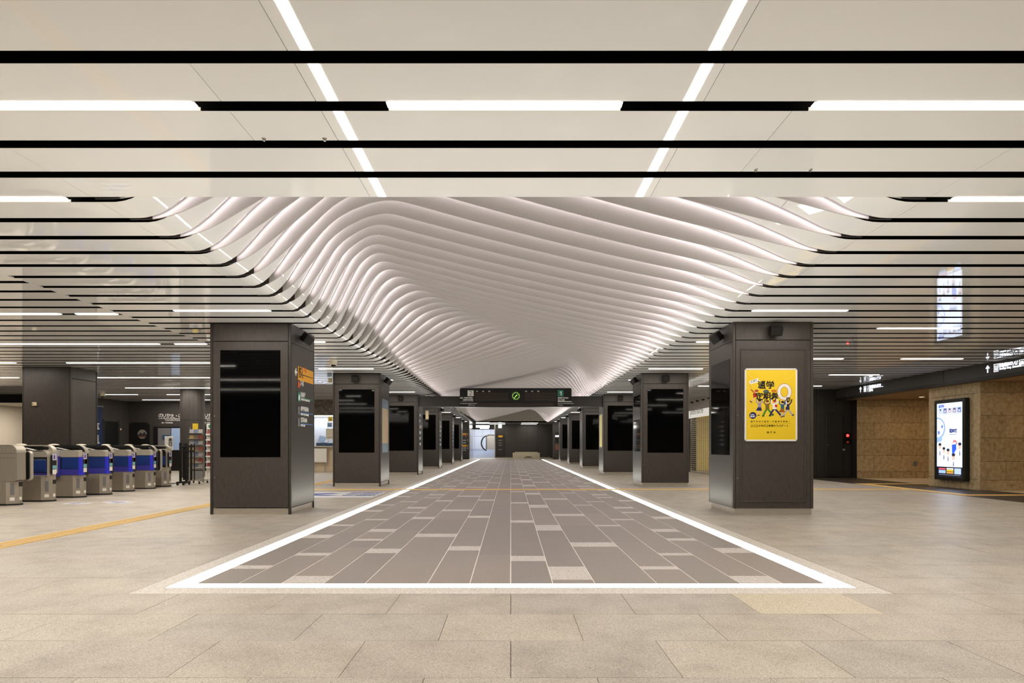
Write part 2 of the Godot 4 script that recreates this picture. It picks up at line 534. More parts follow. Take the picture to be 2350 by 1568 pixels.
# ------------------------------------------------------------------ floor
func build_floor() -> void:
	var fl := struct("floor")
	bx(fl, "screed", "grout_dark", -24, 18, -0.25, -0.02, -9, 75)
	var far := Mb.new()
	var far_b := Mb.new()
	var r := -4
	while 3.166 + 0.6 * r < 62.0:
		var d0 := 3.166 + 0.6 * r
		var d1 := d0 + 0.6
		var shift := 0.0 if posmod(r, 2) == 0 else 0.4
		var lim_l := -minf(20.8, maxf(d1 * 0.78 + 5.0, 9.0))
		var seen := maxf(d1 * 0.78 + 1.0, 5.0)
		var lim_r := 9.76
		var k := floori((lim_l - shift) / 0.8)
		while shift + 0.8 * k < lim_r:
			var x0 := shift + 0.8 * k
			var x1 := minf(x0 + 0.8, 9.76)
			var pieces := [[x0, x1]]
			if d1 > 4.98 and d0 < 54.9:
				pieces = []
				if x0 < -2.785: pieces.append([x0, minf(x1, -2.785)])
				if x1 > 2.785: pieces.append([maxf(x0, 2.785), x1])
			for p in pieces:
				if p[1] - p[0] < 0.006: continue
				var yellow := r == 2 and is_equal_approx(x0, 1.6)
				if d0 < 12.0 and p[1] > -seen and p[0] < seen:
					bx(fl, "floor_slab", "granite_yellow" if yellow else "granite_%d" % rng.randi_range(0, 4), p[0] + 0.0016, p[1] - 0.0016, -0.02, rng.randf_range(-0.0006, 0.0006), d0 + 0.0016, d1 - 0.0016)
				else:
					(far if rng.randf() < 0.55 else far_b).box(Vector3(p[0] + 0.002, -0.02, -d1 + 0.002), Vector3(p[1] - 0.002, 0, -d0 - 0.002))
			k += 1
		r += 1
	put(fl, "far_floor_slabs", far.done(), "granite_1").set_meta("kind", "stuff")
	put(fl, "far_floor_slabs", far_b.done(), "granite_2").set_meta("kind", "stuff")
	# pale stone border round the dark field
	var xs := [-2.785, -1.85, -0.95, -0.32, 0.33, 1.145, 2.785]
	var prev: float = xs[0]
	for x in [-1.1, -0.11, 0.86, 1.87, 2.785]:
		bx(fl, "border_stone", "border_stone", prev + 0.001, x - 0.001, -0.02, 0.0005, 4.967, 5.163)
		prev = x
	for s in [-1, 1]:
		var d := 5.166
		while d < 54.8:
			var e := minf(d + 1.2, 54.9)
			if d > 16.6 and d < 17.0: d = 17.0
			if d < 16.69 and e > 16.69: e = 16.69
			var a: float = 2.626 * s
			var b: float = 2.784 * s
			bx(fl, "border_stone", "border_stone", minf(a, b), maxf(a, b), -0.02, 0.0005, d + 0.001, e - 0.001)
			d = e
	# the dark field: long tiles in lanes with pale insets every 3.2 m
	bx(fl, "grout_bed", "grout_pale", -2.46, 2.46, -0.0199, -0.0009, 5.332, 54.5)
	var lanes := [
		[-2.46, -2.13, [[4.78, 0.3], [5.98, 0.17]]], [-2.13, -1.795, [[6.7, 0.17]]], [-1.795, -1.465, [[5.35, 0.3], [7.76, 0.15]]], [-1.465, -1.14, [[6.85, 0.3]]],
		[-1.14, -0.65, [[4.87, 0.3]]], [-0.65, -0.32, [[7.03, 0.3]]], [-0.32, 0.0, []], [0.0, 0.33, [[6.38, 0.3]]], [0.33, 0.66, [[5.49, 0.6]]], [0.66, 1.145, [[7.29, 0.33]]],
		[1.145, 1.475, [[5.95, 0.15]]], [1.475, 1.8, [[6.71, 0.15]]], [1.8, 2.13, [[5.35, 0.3], [7.76, 0.19]]], [2.13, 2.46, [[6.87, 0.33]]],
	]
	var far_dark := Mb.new()
	var far_pale := Mb.new()
	for lane in lanes:
		var cuts := []                                        # [start, end, pale]
		var ins := []
		for q in lane[2]:
			for t in range(-1, 17):
				ins.append([q[0] + 3.2 * t, q[0] + 3.2 * t + q[1]])
		ins.sort_custom(func(a, b): return a[0] < b[0])
		var d := 5.334
		for q in ins + [[54.5, 54.5]]:
			if q[1] < d: continue
			var a: float = minf(q[0], 54.5)
			while d < a - 0.01:
				var e := minf(d + (1.6 if a - d < 3.2 else 1.45), a)
				if a - e < 0.3: e = a
				cuts.append([d, e, false])
				d = e
			if q[0] < 54.4 and q[1] > d:
				cuts.append([d, minf(q[1], 54.5), true])
				d = q[1]
		for c in cuts:
			var gx := 0.0038
			var top := 0.0 if c[2] else rng.randf_range(-0.0005, 0.0004)
			var spans := [[c[0], c[1]]]
			if c[0] < 17.0 and c[1] > 16.69:
				spans = []
				if c[0] < 16.69: spans.append([c[0], 16.69])
				if c[1] > 17.0: spans.append([17.0, c[1]])
			for sp in spans:
				if sp[1] - sp[0] < 0.01: continue
				if sp[0] < 16.6:
					bx(fl, "pale_tile" if c[2] else "dark_tile", "pale_tile" if c[2] else "dark_tile_%d" % rng.randi_range(0, 2), lane[0] + gx, lane[1] - gx, -0.0199, top, sp[0] + 0.0003, sp[1] - 0.0003)
				else:
					(far_pale if c[2] else far_dark).box(Vector3(lane[0] + gx, -0.0199, -sp[1]), Vector3(lane[1] - gx, 0, -sp[0]))
	put(fl, "far_dark_tiles", far_dark.done(), "dark_tile_1").set_meta("kind", "stuff")
	put(fl, "far_pale_tiles", far_pale.done(), "pale_tile").set_meta("kind", "stuff")
	# right edge: dark mat band, then the passage floor
	bx(fl, "dark_band", "mat_dark", 9.78, 11.62, -0.02, 0.0, 2.0, 23.2)
	bx(fl, "passage_floor", "passage_floor", 11.64, 17.9, -0.02, 0.001, 2.0, 23.2)
	# yellow guide paths
	tactile(-5.65, -5.34, 2.5, 28.0, true, "long yellow guide path of four bars running past the ticket gates, left of the columns")
	tactile(-5.33, 9.75, 16.70, 16.99, false, "yellow guide path crossing the whole concourse between the first and second columns")
	tactile(9.8, 10.1, 15.07, 19.18, true, "short yellow guide path along the edge of the dark band by the lit advert")
	tactile(9.8, 17.5, 14.75, 15.05, false, "yellow guide path leading right in front of the stone pillar with the lit advert")
	tactile(9.8, 17.5, 19.2, 19.5, false, "yellow guide path leading into the passage behind the stone pillar")

func tactile(x0: float, x1: float, d0: float, d1: float, along_z: bool, label: String) -> void:
	var t := thing("guide_path", label, "tactile paving", Vector3((x0 + x1) / 2, 0, -(d0 + d1) / 2))
	bx(t, "base_sheet", "tactile_yellow", x0, x1, -0.019, 0.003, d0, d1)
	for i in 4:
		if along_z:
			var x := x0 + (x1 - x0) * (i + 0.5) / 4.0
			bx(t, "guide_bar", "tactile_yellow", x - 0.024, x + 0.024, 0.002, 0.009, d0, d1, 0.003)
		else:
			var d := d0 + (d1 - d0) * (i + 0.5) / 4.0
			bx(t, "guide_bar", "tactile_yellow", x0, x1, 0.002, 0.009, d - 0.024, d + 0.024, 0.003)
	if along_z:
		for i in 3:
			var x := x0 + (x1 - x0) * (i + 1.0) / 4.0
			bx(t, "groove", "shop_brown", x - 0.009, x + 0.009, 0.001, 0.0045, d0, d1)

func build_floor_lights() -> void:
	var warm := Color(1.0, 0.985, 0.93)
	var L := 6.5
	var a := thing("floor_light_strip", "white light strip in the floor across the near end of the dark paving", "floor light", Vector3(0, 0, -5.25))
	bx(a, "diffuser", "floor_glow", -2.455, 2.455, -0.02, 0.001, 5.17, 5.328)
	bx(a, "frame", "black_satin", -2.625, 2.625, -0.0199, 0.0008, 5.162, 5.17)
	area(a, Vector3(0, 0.004, -5.249), 4.9, 0.155, Vector3.UP, L, warm)
	for s in [-1, 1]:
		var t := thing("floor_light_strip", "long white light strip in the floor along the %s edge of the dark paving" % ("left" if s < 0 else "right"), "floor light", Vector3(2.54 * s, 0, -30))
		for seg in [[5.17, 16.69], [17.0, 54.5]]:
			bx(t, "diffuser", "floor_glow", minf(2.462 * s, 2.62 * s), maxf(2.462 * s, 2.62 * s), -0.02, 0.001, seg[0], seg[1])
			var n := ceili((seg[1] - seg[0]) / 4.0)
			for i in n:
				var l: float = (seg[1] - seg[0]) / n
				area(t, Vector3(2.541 * s, 0.004, -(seg[0] + l * (i + 0.5))), 0.155, l - 0.002, Vector3.UP, L, warm)
		bx(t, "frame", "black_satin", minf(2.62 * s, 2.626 * s), maxf(2.62 * s, 2.626 * s), -0.0199, 0.0008, 5.166, 54.5)

# ------------------------------------------------------------------ ceiling
func slot(k: int) -> float:
	return SLOT0 + PITCH * k

func rise(x: float, d: float) -> float:                      # how far the underside of the fins is above the flat ceiling
	var hv := 1.18
	var xv := -2.35 * cos(TAU * (d - 11.2) / 27.3)
	var lean := xv / 2.35                                     # -1: crest at the left, 1: crest at the right
	var xl := lerpf(-2.85, -3.08, (1.0 + lean) / 2.0)
	var xr := lerpf(3.08, 2.85, (1.0 + lean) / 2.0)
	var wl := lerpf(0.25, 0.14, (1.0 + lean) / 2.0)
	var wr := lerpf(0.14, 0.25, (1.0 + lean) / 2.0)
	var wv := minf(0.635, 0.7 * minf(xv - xl, xr - xv))
	var w := wl
	if x > xl:
		w = lerpf(wl, wv, (x - xl) / (xv - xl)) if x < xv else lerpf(wv, wr, minf(1.0, (x - xv) / (xr - xv)))
	var r := (tent(x + w, xl, xv, xr, hv) - tent(x - w, xl, xv, xr, hv)) / (2.0 * w)
	if x > xv and x < xr:                                     # the long flank sags a little
		r -= 0.065 * clampf((1.0 - lean) * 0.75, 0.0, 1.0) * sin(PI * (x - xv) / (xr - xv))
	elif x < xv and x > xl:
		r -= 0.065 * clampf((1.0 + lean) * 0.75, 0.0, 1.0) * sin(PI * (xv - x) / (xv - xl))
	return maxf(r, 0.0)

func tent(x: float, xl: float, xv: float, xr: float, hv: float) -> float:   # integral of the tent from xl to x
	if x <= xl: return 0.0
	if x <= xv: return hv * (x - xl) * (x - xl) / (2.0 * (xv - xl))
	var a := hv * (xv - xl) / 2.0
	var t := minf(x, xr) - xv
	return a + hv * t - hv * t * t / (2.0 * (xr - xv))

func panel_rise(x: float, d: float) -> float:
	var r := rise(x, d)
	return r + 0.24 * tanh(1.15 * r / 0.24)

func curved_panel(x0: float, x1: float, da: float, db: float, n: int) -> Mb:
	var b := Mb.new()
	var p := []
	for i in n + 1:
		var x := lerpf(x0, x1, float(i) / n)
		var row := []
		for d in [da, db]:
			var h := panel_rise(x, d)
			var sx := (panel_rise(x + 0.01, d) - panel_rise(x - 0.01, d)) / 0.02
			var sz := (panel_rise(x, d + 0.1) - panel_rise(x, d - 0.1)) / 0.2
			row.append([Vector3(x, CEIL + h, -d), Vector3(sx, -1, -sz).normalized()])
		p.append(row)
	var up := Vector3(0, 0.012, 0)
	for i in n:
		var a: Array = p[i][0]
		var e: Array = p[i + 1][0]
		var f: Array = p[i + 1][1]
		var g: Array = p[i][1]
		b.squad([a[0], g[0], f[0], e[0]], [a[1], g[1], f[1], e[1]])
		b.quad(a[0] + up, e[0] + up, f[0] + up, g[0] + up)
		b.quad(a[0], e[0], e[0] + up, a[0] + up)
		b.quad(f[0], g[0], g[0] + up, f[0] + up)
	return b

func build_ceiling() -> void:
	var ce := struct("ceiling")
	var jx := 0.0018
	var far := Mb.new()
	var far_left := Mb.new()
	var y0 := CEIL
	var y1 := CEIL + 0.012
	for k in range(-28, 116):
		var d0 := slot(k) + HALF
		var d1 := slot(k + 1) - HALF
		var xs := []
		if k < 0 or k >= NFIN:
			xs = [[-5.7, -3.25], [-3.25, -1.09], [-1.09, 1.08], [1.08, 3.25], [3.25, 5.7], [5.7, 8.4], [8.4, 11.04]]
			if k == -4 or k == -3:
				xs = [[-5.7, -3.25], [-3.25, -1.62], [-1.62, -1.09], [-1.09, 1.08], [1.08, 3.25], [3.25, 5.7], [5.7, 8.4], [8.4, 11.04]]
			if k == -3 or k == -2:
				xs = [[-5.7, -3.25], [-3.25, -1.62 if k == -3 else -1.09], [-1.62 if k == -3 else -1.09, -1.09 if k == -3 else 1.08], [-1.09 if k == -3 else 1.08, 1.62], [1.62, 3.25], [3.25, 5.7], [5.7, 8.4], [8.4, 11.04]]
		else:
			xs = [[-5.7, -3.25], [3.25, 5.7], [5.7, 8.4], [8.4, 11.04]]
		for x in xs:
			if k >= -6 and k < 14 and x[0] < 8:
				bx(ce, "ceiling_panel", "ceiling_panel_%d" % rng.randi_range(0, 2), x[0] + jx, x[1] - jx, y0, y1, d0, d1)
			else:
				far.box(Vector3(x[0] + jx, y0, -d1), Vector3(x[1] - jx, y1, -d0))
		# left of the long joint the slots are set off by half a panel
		var e0 := d0 + 0.245
		var e1 := d1 + 0.245
		for x in [[-21.0, -16.4], [-16.4, -11.1], [-11.1, -5.7]]:
			if k >= -2 and k < 14 and x[0] > -12:
				bx(ce, "ceiling_panel", "ceiling_panel_%d" % rng.randi_range(0, 2), x[0] + jx, x[1] - jx, y0, y1, e0, e1)
			elif e1 < 33.0:
				far_left.box(Vector3(x[0] + jx, y0, -e1), Vector3(x[1] - jx, y1, -e0))
		# curved panels of the vault
		if k >= 0 and k < NFIN:
			if k < 14:
				for x in [[-3.25, -2.48, 14], [-2.48, 2.48, 50], [2.48, 3.25, 12]]:
					put(ce, "curved_panel", curved_panel(x[0] + jx, x[1] - jx, d0, d1, x[2]).done(), "ceiling_panel_%d" % rng.randi_range(0, 2))
			else:
				var m := curved_panel(-3.25 + jx, 3.25 - jx, d0, d1, 52)
				put(ce, "curved_panel", m.done(), "ceiling_panel_0")
	put(ce, "far_ceiling_panels", far.done(), "ceiling_panel_1").set_meta("kind", "stuff")
	put(ce, "far_ceiling_panels", far_left.done(), "ceiling_panel_0").set_meta("kind", "stuff")
	# black lining of the slots: two cheeks and a bottom, above the panels
	var sl := Mb.new()
	for k in range(-28, 117):
		var zones := [[-5.7, -3.25, 0.0], [3.25, 11.04, 0.0]]
		if k < 0 or k >= NFIN: zones = [[-5.7, 11.04, 0.0]]
		if slot(k) < 33.0: zones.append([-21.0, -5.7, 0.245])
		for z in zones:
			var d: float = slot(k) + z[2]
			for s in [-1, 1]:
				var a: float = -d + s * HALF
				var b: float = -d + s * (HALF - 0.004)
				sl.box(Vector3(z[0], CEIL - 0.0006, minf(a, b)), Vector3(z[1], CEIL + 0.09, maxf(a, b)))
			sl.box(Vector3(z[0], CEIL + 0.09, -d - HALF), Vector3(z[1], CEIL + 0.1, -d + HALF))
	put(ce, "slot_lining", sl.done(), "slot_black")
	# the lit fins
	var cheek := Mb.new()
	for k in NFIN:
		var d := slot(k)
		var b := Mb.new()
		var led := Mb.new()
		var cov := Mb.new()
		var tip := Mb.new()
		var n := 100
		var w := 0.008
		var lit_from := -3.08 + 0.19 * smoothstep(1.0, 7.0, k) + 0.15 * smoothstep(10.0, 20.0, k)
		for i in n:
			var xa := lerpf(-3.25, 3.25, float(i) / n)
			var xb := lerpf(-3.25, 3.25, float(i + 1) / n)
			var ya := CEIL + 0.004 + rise(xa, d)
			var yb := CEIL + 0.004 + rise(xb, d)
			var ta := CEIL + 0.07 + panel_rise(xa, d)
			var tb := CEIL + 0.07 + panel_rise(xb, d)
			var z := -d
			var lit := xa > lit_from and xb < 3.07
			var dark := not lit and maxf(rise(xa, d), rise(xb, d)) < 0.06  # fin ends beyond the strip get the painted shade
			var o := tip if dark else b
			if i == 34 or i == 66: xa += 0.003                # hairline joints of the fin
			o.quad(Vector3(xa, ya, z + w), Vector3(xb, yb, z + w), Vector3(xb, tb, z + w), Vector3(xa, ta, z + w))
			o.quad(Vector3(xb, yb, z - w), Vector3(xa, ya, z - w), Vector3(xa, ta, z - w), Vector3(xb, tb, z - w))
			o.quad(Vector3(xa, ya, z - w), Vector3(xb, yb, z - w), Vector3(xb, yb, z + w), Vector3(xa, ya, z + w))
			# black cheek on the near edge of the panel beyond
			var zc := -d - HALF + 0.001
			var ca := CEIL + panel_rise(xa, d + HALF) - 0.0006
			var cb := CEIL + panel_rise(xb, d + HALF) - 0.0006
			cheek.quad(Vector3(xa, ca, zc), Vector3(xb, cb, zc), Vector3(xb, cb + 0.09, zc), Vector3(xa, ca + 0.09, zc))
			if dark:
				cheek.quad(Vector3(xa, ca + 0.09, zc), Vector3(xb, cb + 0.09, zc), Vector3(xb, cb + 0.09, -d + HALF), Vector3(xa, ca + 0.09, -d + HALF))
			if k > 0 and lit:
				var la := CEIL + panel_rise(xa, d - HALF) + 0.016
				var lb := CEIL + panel_rise(xb, d - HALF) + 0.016
				var zl := -d + HALF - 0.002
				var zk := zl - 0.02
				led.quad(Vector3(xa, la, zk), Vector3(xb, lb, zk), Vector3(xb, lb, zl), Vector3(xa, la, zl))
				cov.quad(Vector3(xa, la + 0.004, zl), Vector3(xb, lb + 0.004, zl), Vector3(xb, lb + 0.004, zk), Vector3(xa, la + 0.004, zk))
		var fin := put(ce, "ceiling_fin", b.done(), "fin_white")
		put(fin, "shaded_fin_tip", tip.done(), "shaded_fin_tip")
		if k > 0:
			put(fin, "light_strip", led.done(), "fin_led")
			put(fin, "strip_cover", cov.done(), "slot_black")
	put(ce, "slot_lining", cheek.done(), "slot_black")
	# end of the vault
	var en := Mb.new()
	var de := slot(NFIN) - HALF
	for i in 60:
		var xa := lerpf(-3.25, 3.25, i / 60.0)
		var xb := lerpf(-3.25, 3.25, (i + 1) / 60.0)
		en.quad(Vector3(xa, CEIL, -de), Vector3(xb, CEIL, -de), Vector3(xb, CEIL + panel_rise(xb, de) + 0.3, -de), Vector3(xa, CEIL + panel_rise(xa, de) + 0.3, -de))
	put(ce, "vault_end", en.done(), "end_grey")
	# dark plenum above, closing the room
	bx(ce, "roof_slab", "plenum", -24, 18, CEIL + 1.75, CEIL + 1.9, -9, 75)
	bx(ce, "front_bulkhead", "plenum", -21, 11, CEIL + 0.02, CEIL + 1.75, SLOT0 - HALF - 0.05, SLOT0 - HALF - 0.02)

# ------------------------------------------------------------------ room shell
func build_walls() -> void:
	var w := struct("wall_back")                              # behind the camera
	bx(w, "plaster", "wall_pale", -24, 18, -0.2, CEIL + 1.8, -9.2, -9.0)
	w = struct("wall_left")
	bx(w, "plaster", "laminate_wall", -21.2, -21.0, -0.2, CEIL + 1.8, -9, 25.4)
	bx(w, "plaster", "wall_pale", -21.2, -21.0, -0.2, CEIL + 1.8, 25.4, 33)
	w = struct("wall_right")
	bx(w, "plaster", "travertine_1", 17.8, 18.0, -0.2, CEIL + 1.8, -9, 75)

# ------------------------------------------------------------------ ceiling lights
func ordinal(i: int) -> String:
	return ["first", "second", "third", "fourth", "fifth", "sixth", "seventh", "eighth", "ninth", "tenth", "eleventh", "twelfth", "thirteenth", "fourteenth", "fifteenth"][i]

func linear_light(x0: float, x1: float, d: float, label: String, seen := true) -> void:
	var t := thing("linear_light", label, "ceiling light", Vector3((x0 + x1) / 2, CEIL, -d), "linear lights in the ceiling slots")
	var b := Mb.new()
	var cx := (x0 + x1) / 2
	var z0 := 0.052
	b.cbox(Vector3(x0 - cx, -0.008, z0 - 0.074), Vector3(x1 - cx, 0.014, z0 + 0.002), 0.008)
	put(t, "diffuser", b.done(), "lamp_glow")
	bx(t, "reflector", "lamp_lip", x0, x1, CEIL - 0.003, CEIL + 0.016, d + 0.043, d + 0.0505)
	area(t, Vector3(cx, CEIL - 0.014, -d + z0 - 0.034), x1 - x0 - 0.02, 0.07, Vector3.DOWN, 33.0, Color(1.0, 0.96, 0.905))

func build_ceiling_lights() -> void:
	var n := 0
	for x in [-5.52, -3.11, -0.70, 1.71, 4.12]:
		var where: String = ["far left of the nearest lit slot", "left end of the nearest lit slot", "middle of the nearest lit slot at the top", "right end of the nearest lit slot", "far right of the nearest lit slot"][n]
		linear_light(x, x + 1.33, slot(-3), "bright linear ceiling light at the " + where)
		n += 1
	for k in [-9, -15, -21]:  # unseen lamp rows added behind the camera to light the hall
		for i in 5:
			var x: float = -5.52 + 2.41 * i
			linear_light(x, x + 1.33, slot(k), "unseen linear ceiling light added behind the viewpoint, %s row back, %s from the left" % [ordinal((-9 - k) / 6), ordinal(i)])
	n = 0
	for s in [-1, 1]:
		linear_light(-4.8 if s < 0 else 3.45, -3.47 if s < 0 else 4.8, slot(0), "linear ceiling light on the %s just before the lit wave begins" % ("left" if s < 0 else "right"))
	for j in 7:
		for s in [-1, 1]:
			var side := "left" if s < 0 else "right"
			linear_light(-4.80 if s < 0 else 3.45, -3.43 if s < 0 else 4.80, slot(9 + 15 * j), "linear ceiling light just in front of the %s %s column, over its screen side" % [ordinal(j), side])
			if j < 6:
				linear_light(-4.80 if s < 0 else 3.45, -3.45 if s < 0 else 4.80, slot(15 + 15 * j), "linear ceiling light just behind the %s %s column" % [ordinal(j), side])
	n = 0
	for k in [-17, -10, -3, 5, 12, 20, 27, 34]:
		linear_light(6.03, 7.36, slot(k), "linear ceiling light in the right aisle behind the column line, row %s from the front" % ordinal(n))
		linear_light(8.65, 10.0, slot(k), "linear ceiling light nearest the black sign fascia, row %s from the front" % ordinal(n))
		n += 1
	n = 0
	for q in [[-15, -10.5, -6.59], [-8, -10.5, -6.59], [-1, -10.5, -6.59], [4, -10.5, -6.59], [9, -10.5, -6.59], [15, -10.5, -6.65], [21, -10.3, -5.8], [28, -12.9, -8.4], [35, -12.8, -8.4], [41, -12.9, -8.0], [48, -11.0, -7.0]]:
		linear_light(q[1], q[2], slot(q[0]) + 0.245, "long linear ceiling light over the ticket gates, row %s from the front" % ordinal(n))
		n += 1
	linear_light(-6.35, -5.76, slot(9) + 0.245, "short linear ceiling light stub by the long ceiling joint, nearer one")
	linear_light(-6.35, -5.76, slot(15) + 0.245, "short linear ceiling light stub by the long ceiling joint, farther one")
	n = 0
	for q in [[21, -14.0, -11.5], [28, -16.0, -13.9], [35, -16.0, -14.4], [41, -15.3, -14.0], [47, -15.4, -12.4]]:
		linear_light(q[1], q[2], slot(q[0]) + 0.245, "linear ceiling light in the far left corner beyond the gates, row %s from the front" % ordinal(n))
		n += 1
	n = 0
	for k in [106, 112]:
		for x in [-1.87, 0.9]:
			linear_light(x, x + 1.4, slot(k), "linear ceiling light at the far end, %s pair, %s one" % ["nearer" if k == 106 else "farther", "left" if x < 0 else "right"])

# ------------------------------------------------------------------ columns
func speaker(at: Vector3, towards: float, label: String, swing := 0.0) -> void:   # towards: turn about y; at is where the bracket meets the face
	var t := thing("speaker", label, "speaker", at)
	t.rotation.y = towards
	var b := Mb.new()
	b.cbox(Vector3(-0.03, -0.03, 0.0), Vector3(0.03, 0.03, 0.02), 0.004)
	b.tube(Vector3(0, 0, 0.01), Vector3(0, 0, 0.05), 0.014)
	put(t, "bracket", b.done(), "black")
	var c := Mb.new()
	c.cbox(Vector3(-0.088, -0.075, -0.065), Vector3(0.088, 0.075, 0.065), 0.012)
	var body := put(t, "body", c.done(), "black", Vector3(0, -0.02, 0.105))
	body.rotation = Vector3(0.35 if swing == 0.0 else 0.5, swing, swing * 0.6)
	var g := Mb.new()
	g.cbox(Vector3(-0.076, -0.062, 0.0), Vector3(0.076, 0.062, 0.006), 0.003)
	put(body, "grille", g.done(), "black_satin", Vector3(0, 0, 0.064))

func column(s: int, j: int, d: float) -> void:
	var x0 := -4.72 if s < 0 else 3.45
	var x1 := -3.45 if s < 0 else 4.70
	var d1 := d + 1.28
	var side := "left" if s < 0 else "right"
	var look := "with a tall dark screen"
	if s > 0 and j == 0: look = "with a yellow poster on its front"
	var t := thing("column", "%s dark bronze square column from the front in the %s row, %s" % [ordinal(j), side, look], "column", Vector3((x0 + x1) / 2, 0, -(d + d1) / 2))
	var top := CEIL - 0.002
	var gy := 2.72                                            # groove under the header
	bx(t, "core", "groove", x0 + 0.014, x1 - 0.014, 0.108, top - 0.002, d + 0.014, d1 - 0.014)
	var foot := 0.105
	if s < 0:
		bx(t, "plinth", "stainless", x0 + 0.02, x1 - 0.02, 0.0, foot - 0.01, d + 0.02, d1 - 0.02)
	else:
		bx(t, "plinth", "stainless", x0 + 0.03, x1 - 0.022, 0.0, foot + 0.012, d + 0.025, d1 - 0.03)
	var pw := 0.042
	for a in [x0, x1 - pw]:
		for b in [d, d1 - pw]:
			bx(t, "corner_post", "post_dark" if s < 0 else "laminate", a, a + pw, 0.0 if s < 0 else foot, top, b, b + pw, 0.004)
	for q in [[d, d + 0.012], [d1 - 0.012, d1]]:
		bx(t, "header_panel", "laminate", x0 + pw + 0.004, x1 - pw - 0.004, gy + 0.005, top, q[0] + 0.001, q[1], 0.003)
		bx(t, "face_panel", "laminate", x0 + pw + 0.004, x1 - pw - 0.004, foot + 0.003, gy - 0.005, q[0] + 0.001, q[1], 0.003)
	for q in [[x0, x0 + 0.012], [x1 - 0.012, x1]]:
		bx(t, "header_panel", "laminate", q[0], q[1], gy + 0.005, top, d + pw + 0.004, d1 - pw - 0.004, 0.003)
		bx(t, "side_panel", "bronze_side", q[0], q[1], foot + 0.003, gy - 0.005, d + pw + 0.004, d1 - pw - 0.004, 0.003)
	# front
	if s > 0 and j == 0:
		# raised picture-frame moulding on the lower front
		var a: float = x0 + 0.115
		var b: float = x1 - 0.115
		for q in [[a, b, 2.565, 2.59], [a, b, 0.20, 0.225], [a, a + 0.025, 0.225, 2.565], [b - 0.025, b, 0.225, 2.565]]:
			bx(t, "moulding", "laminate", q[0], q[1], q[2], q[3], d - 0.012, d + 0.004, 0.005)
	else:
		var sx := x0 + 0.16
		var sc := bx(t, "display_screen", "glass_black", sx, sx + 0.945, 0.90, 2.58, d - 0.004, d + 0.006, 0.002)
		sc.name = "display_screen"
	for y in [0.58, 1.55]:
		var b := Mb.new()
		b.tube(Vector3.ZERO, Vector3(0, 0, 0.006), 0.011, 12)
		put(t, "lock", b.done(), "steel_bright", Vector3(x0 + pw + 0.03, y, -d) - org(t))
	# the face towards the middle aisle
	var fx := x1 if s < 0 else x0
	var nx := 0.004 if s < 0 else -0.004
	var lo := minf(fx, fx + nx)
	var hi := maxf(fx, fx + nx)
	if s > 0 and j < 2:
		bx(t, "glass_panel", "glass_black", lo, hi, 0.93, 2.45, d + 0.16, d + 1.14, 0.0015)
	elif s < 0 and j == 1:
		bx(t, "map_panel", "map_tan", lo, hi, 1.15, 2.1, d + 0.2, d + 1.08, 0.0015)
		bx(t, "map_panel", "map_blue", lo - 0.0005, hi + 0.0005, 2.1, 2.35, d + 0.2, d + 1.08)
		bx(t, "map_panel", "map_blue", lo - 0.0005, hi + 0.0005, 0.9, 1.15, d + 0.2, d + 1.08)
	elif s < 0 and j >= 2:
		bx(t, "guide_panel", "black_satin", lo, hi, 0.95, 2.45, d + 0.14, d + 1.14, 0.0015)
		for i in 6:
			write(t, strokes(["新神戸", "市中央", "通学車", "名谷", "上方面", "西校内"][(i + j) % 6], 0.1, 0.15), "white_text", Vector3(hi, 2.2 - 0.22 * i, -(d + 0.3)), Vector3(0, 0, -1))
			if i % 2 == j % 2:
				bx(t, "colour_square", ["sign_green", "sign_yellow", "sign_blue"][(i + j) % 3], hi - 0.001, hi + 0.001, 2.2 - 0.22 * i, 2.3 - 0.22 * i, d + 0.85, d + 0.97)
	elif s > 0 and j == 2:
		bx(t, "poster_frame", "steel_bright", lo - 0.004, hi + 0.004, 1.0, 2.3, d + 0.25, d + 1.05, 0.003)
		bx(t, "poster_sheet", "shop_yellow", lo - 0.006, hi + 0.006, 1.04, 2.26, d + 0.29, d + 1.01)
	# speakers
	var who := "%s %s column" % [ordinal(j), side]
	if j < 6:
		speaker(Vector3(fx, 2.855, -(d + 0.5)), (PI / 2 if s < 0 else -PI / 2), "black loudspeaker on the aisle side of the %s" % who, 0.6 * s)
	if j > 0 and j < 3 or s > 0 and j == 0:
		speaker(Vector3((x0 + x1) / 2 - (0.0 if s > 0 else 0.02), 2.87, -d), 0.0, "black loudspeaker on the front of the %s" % who)

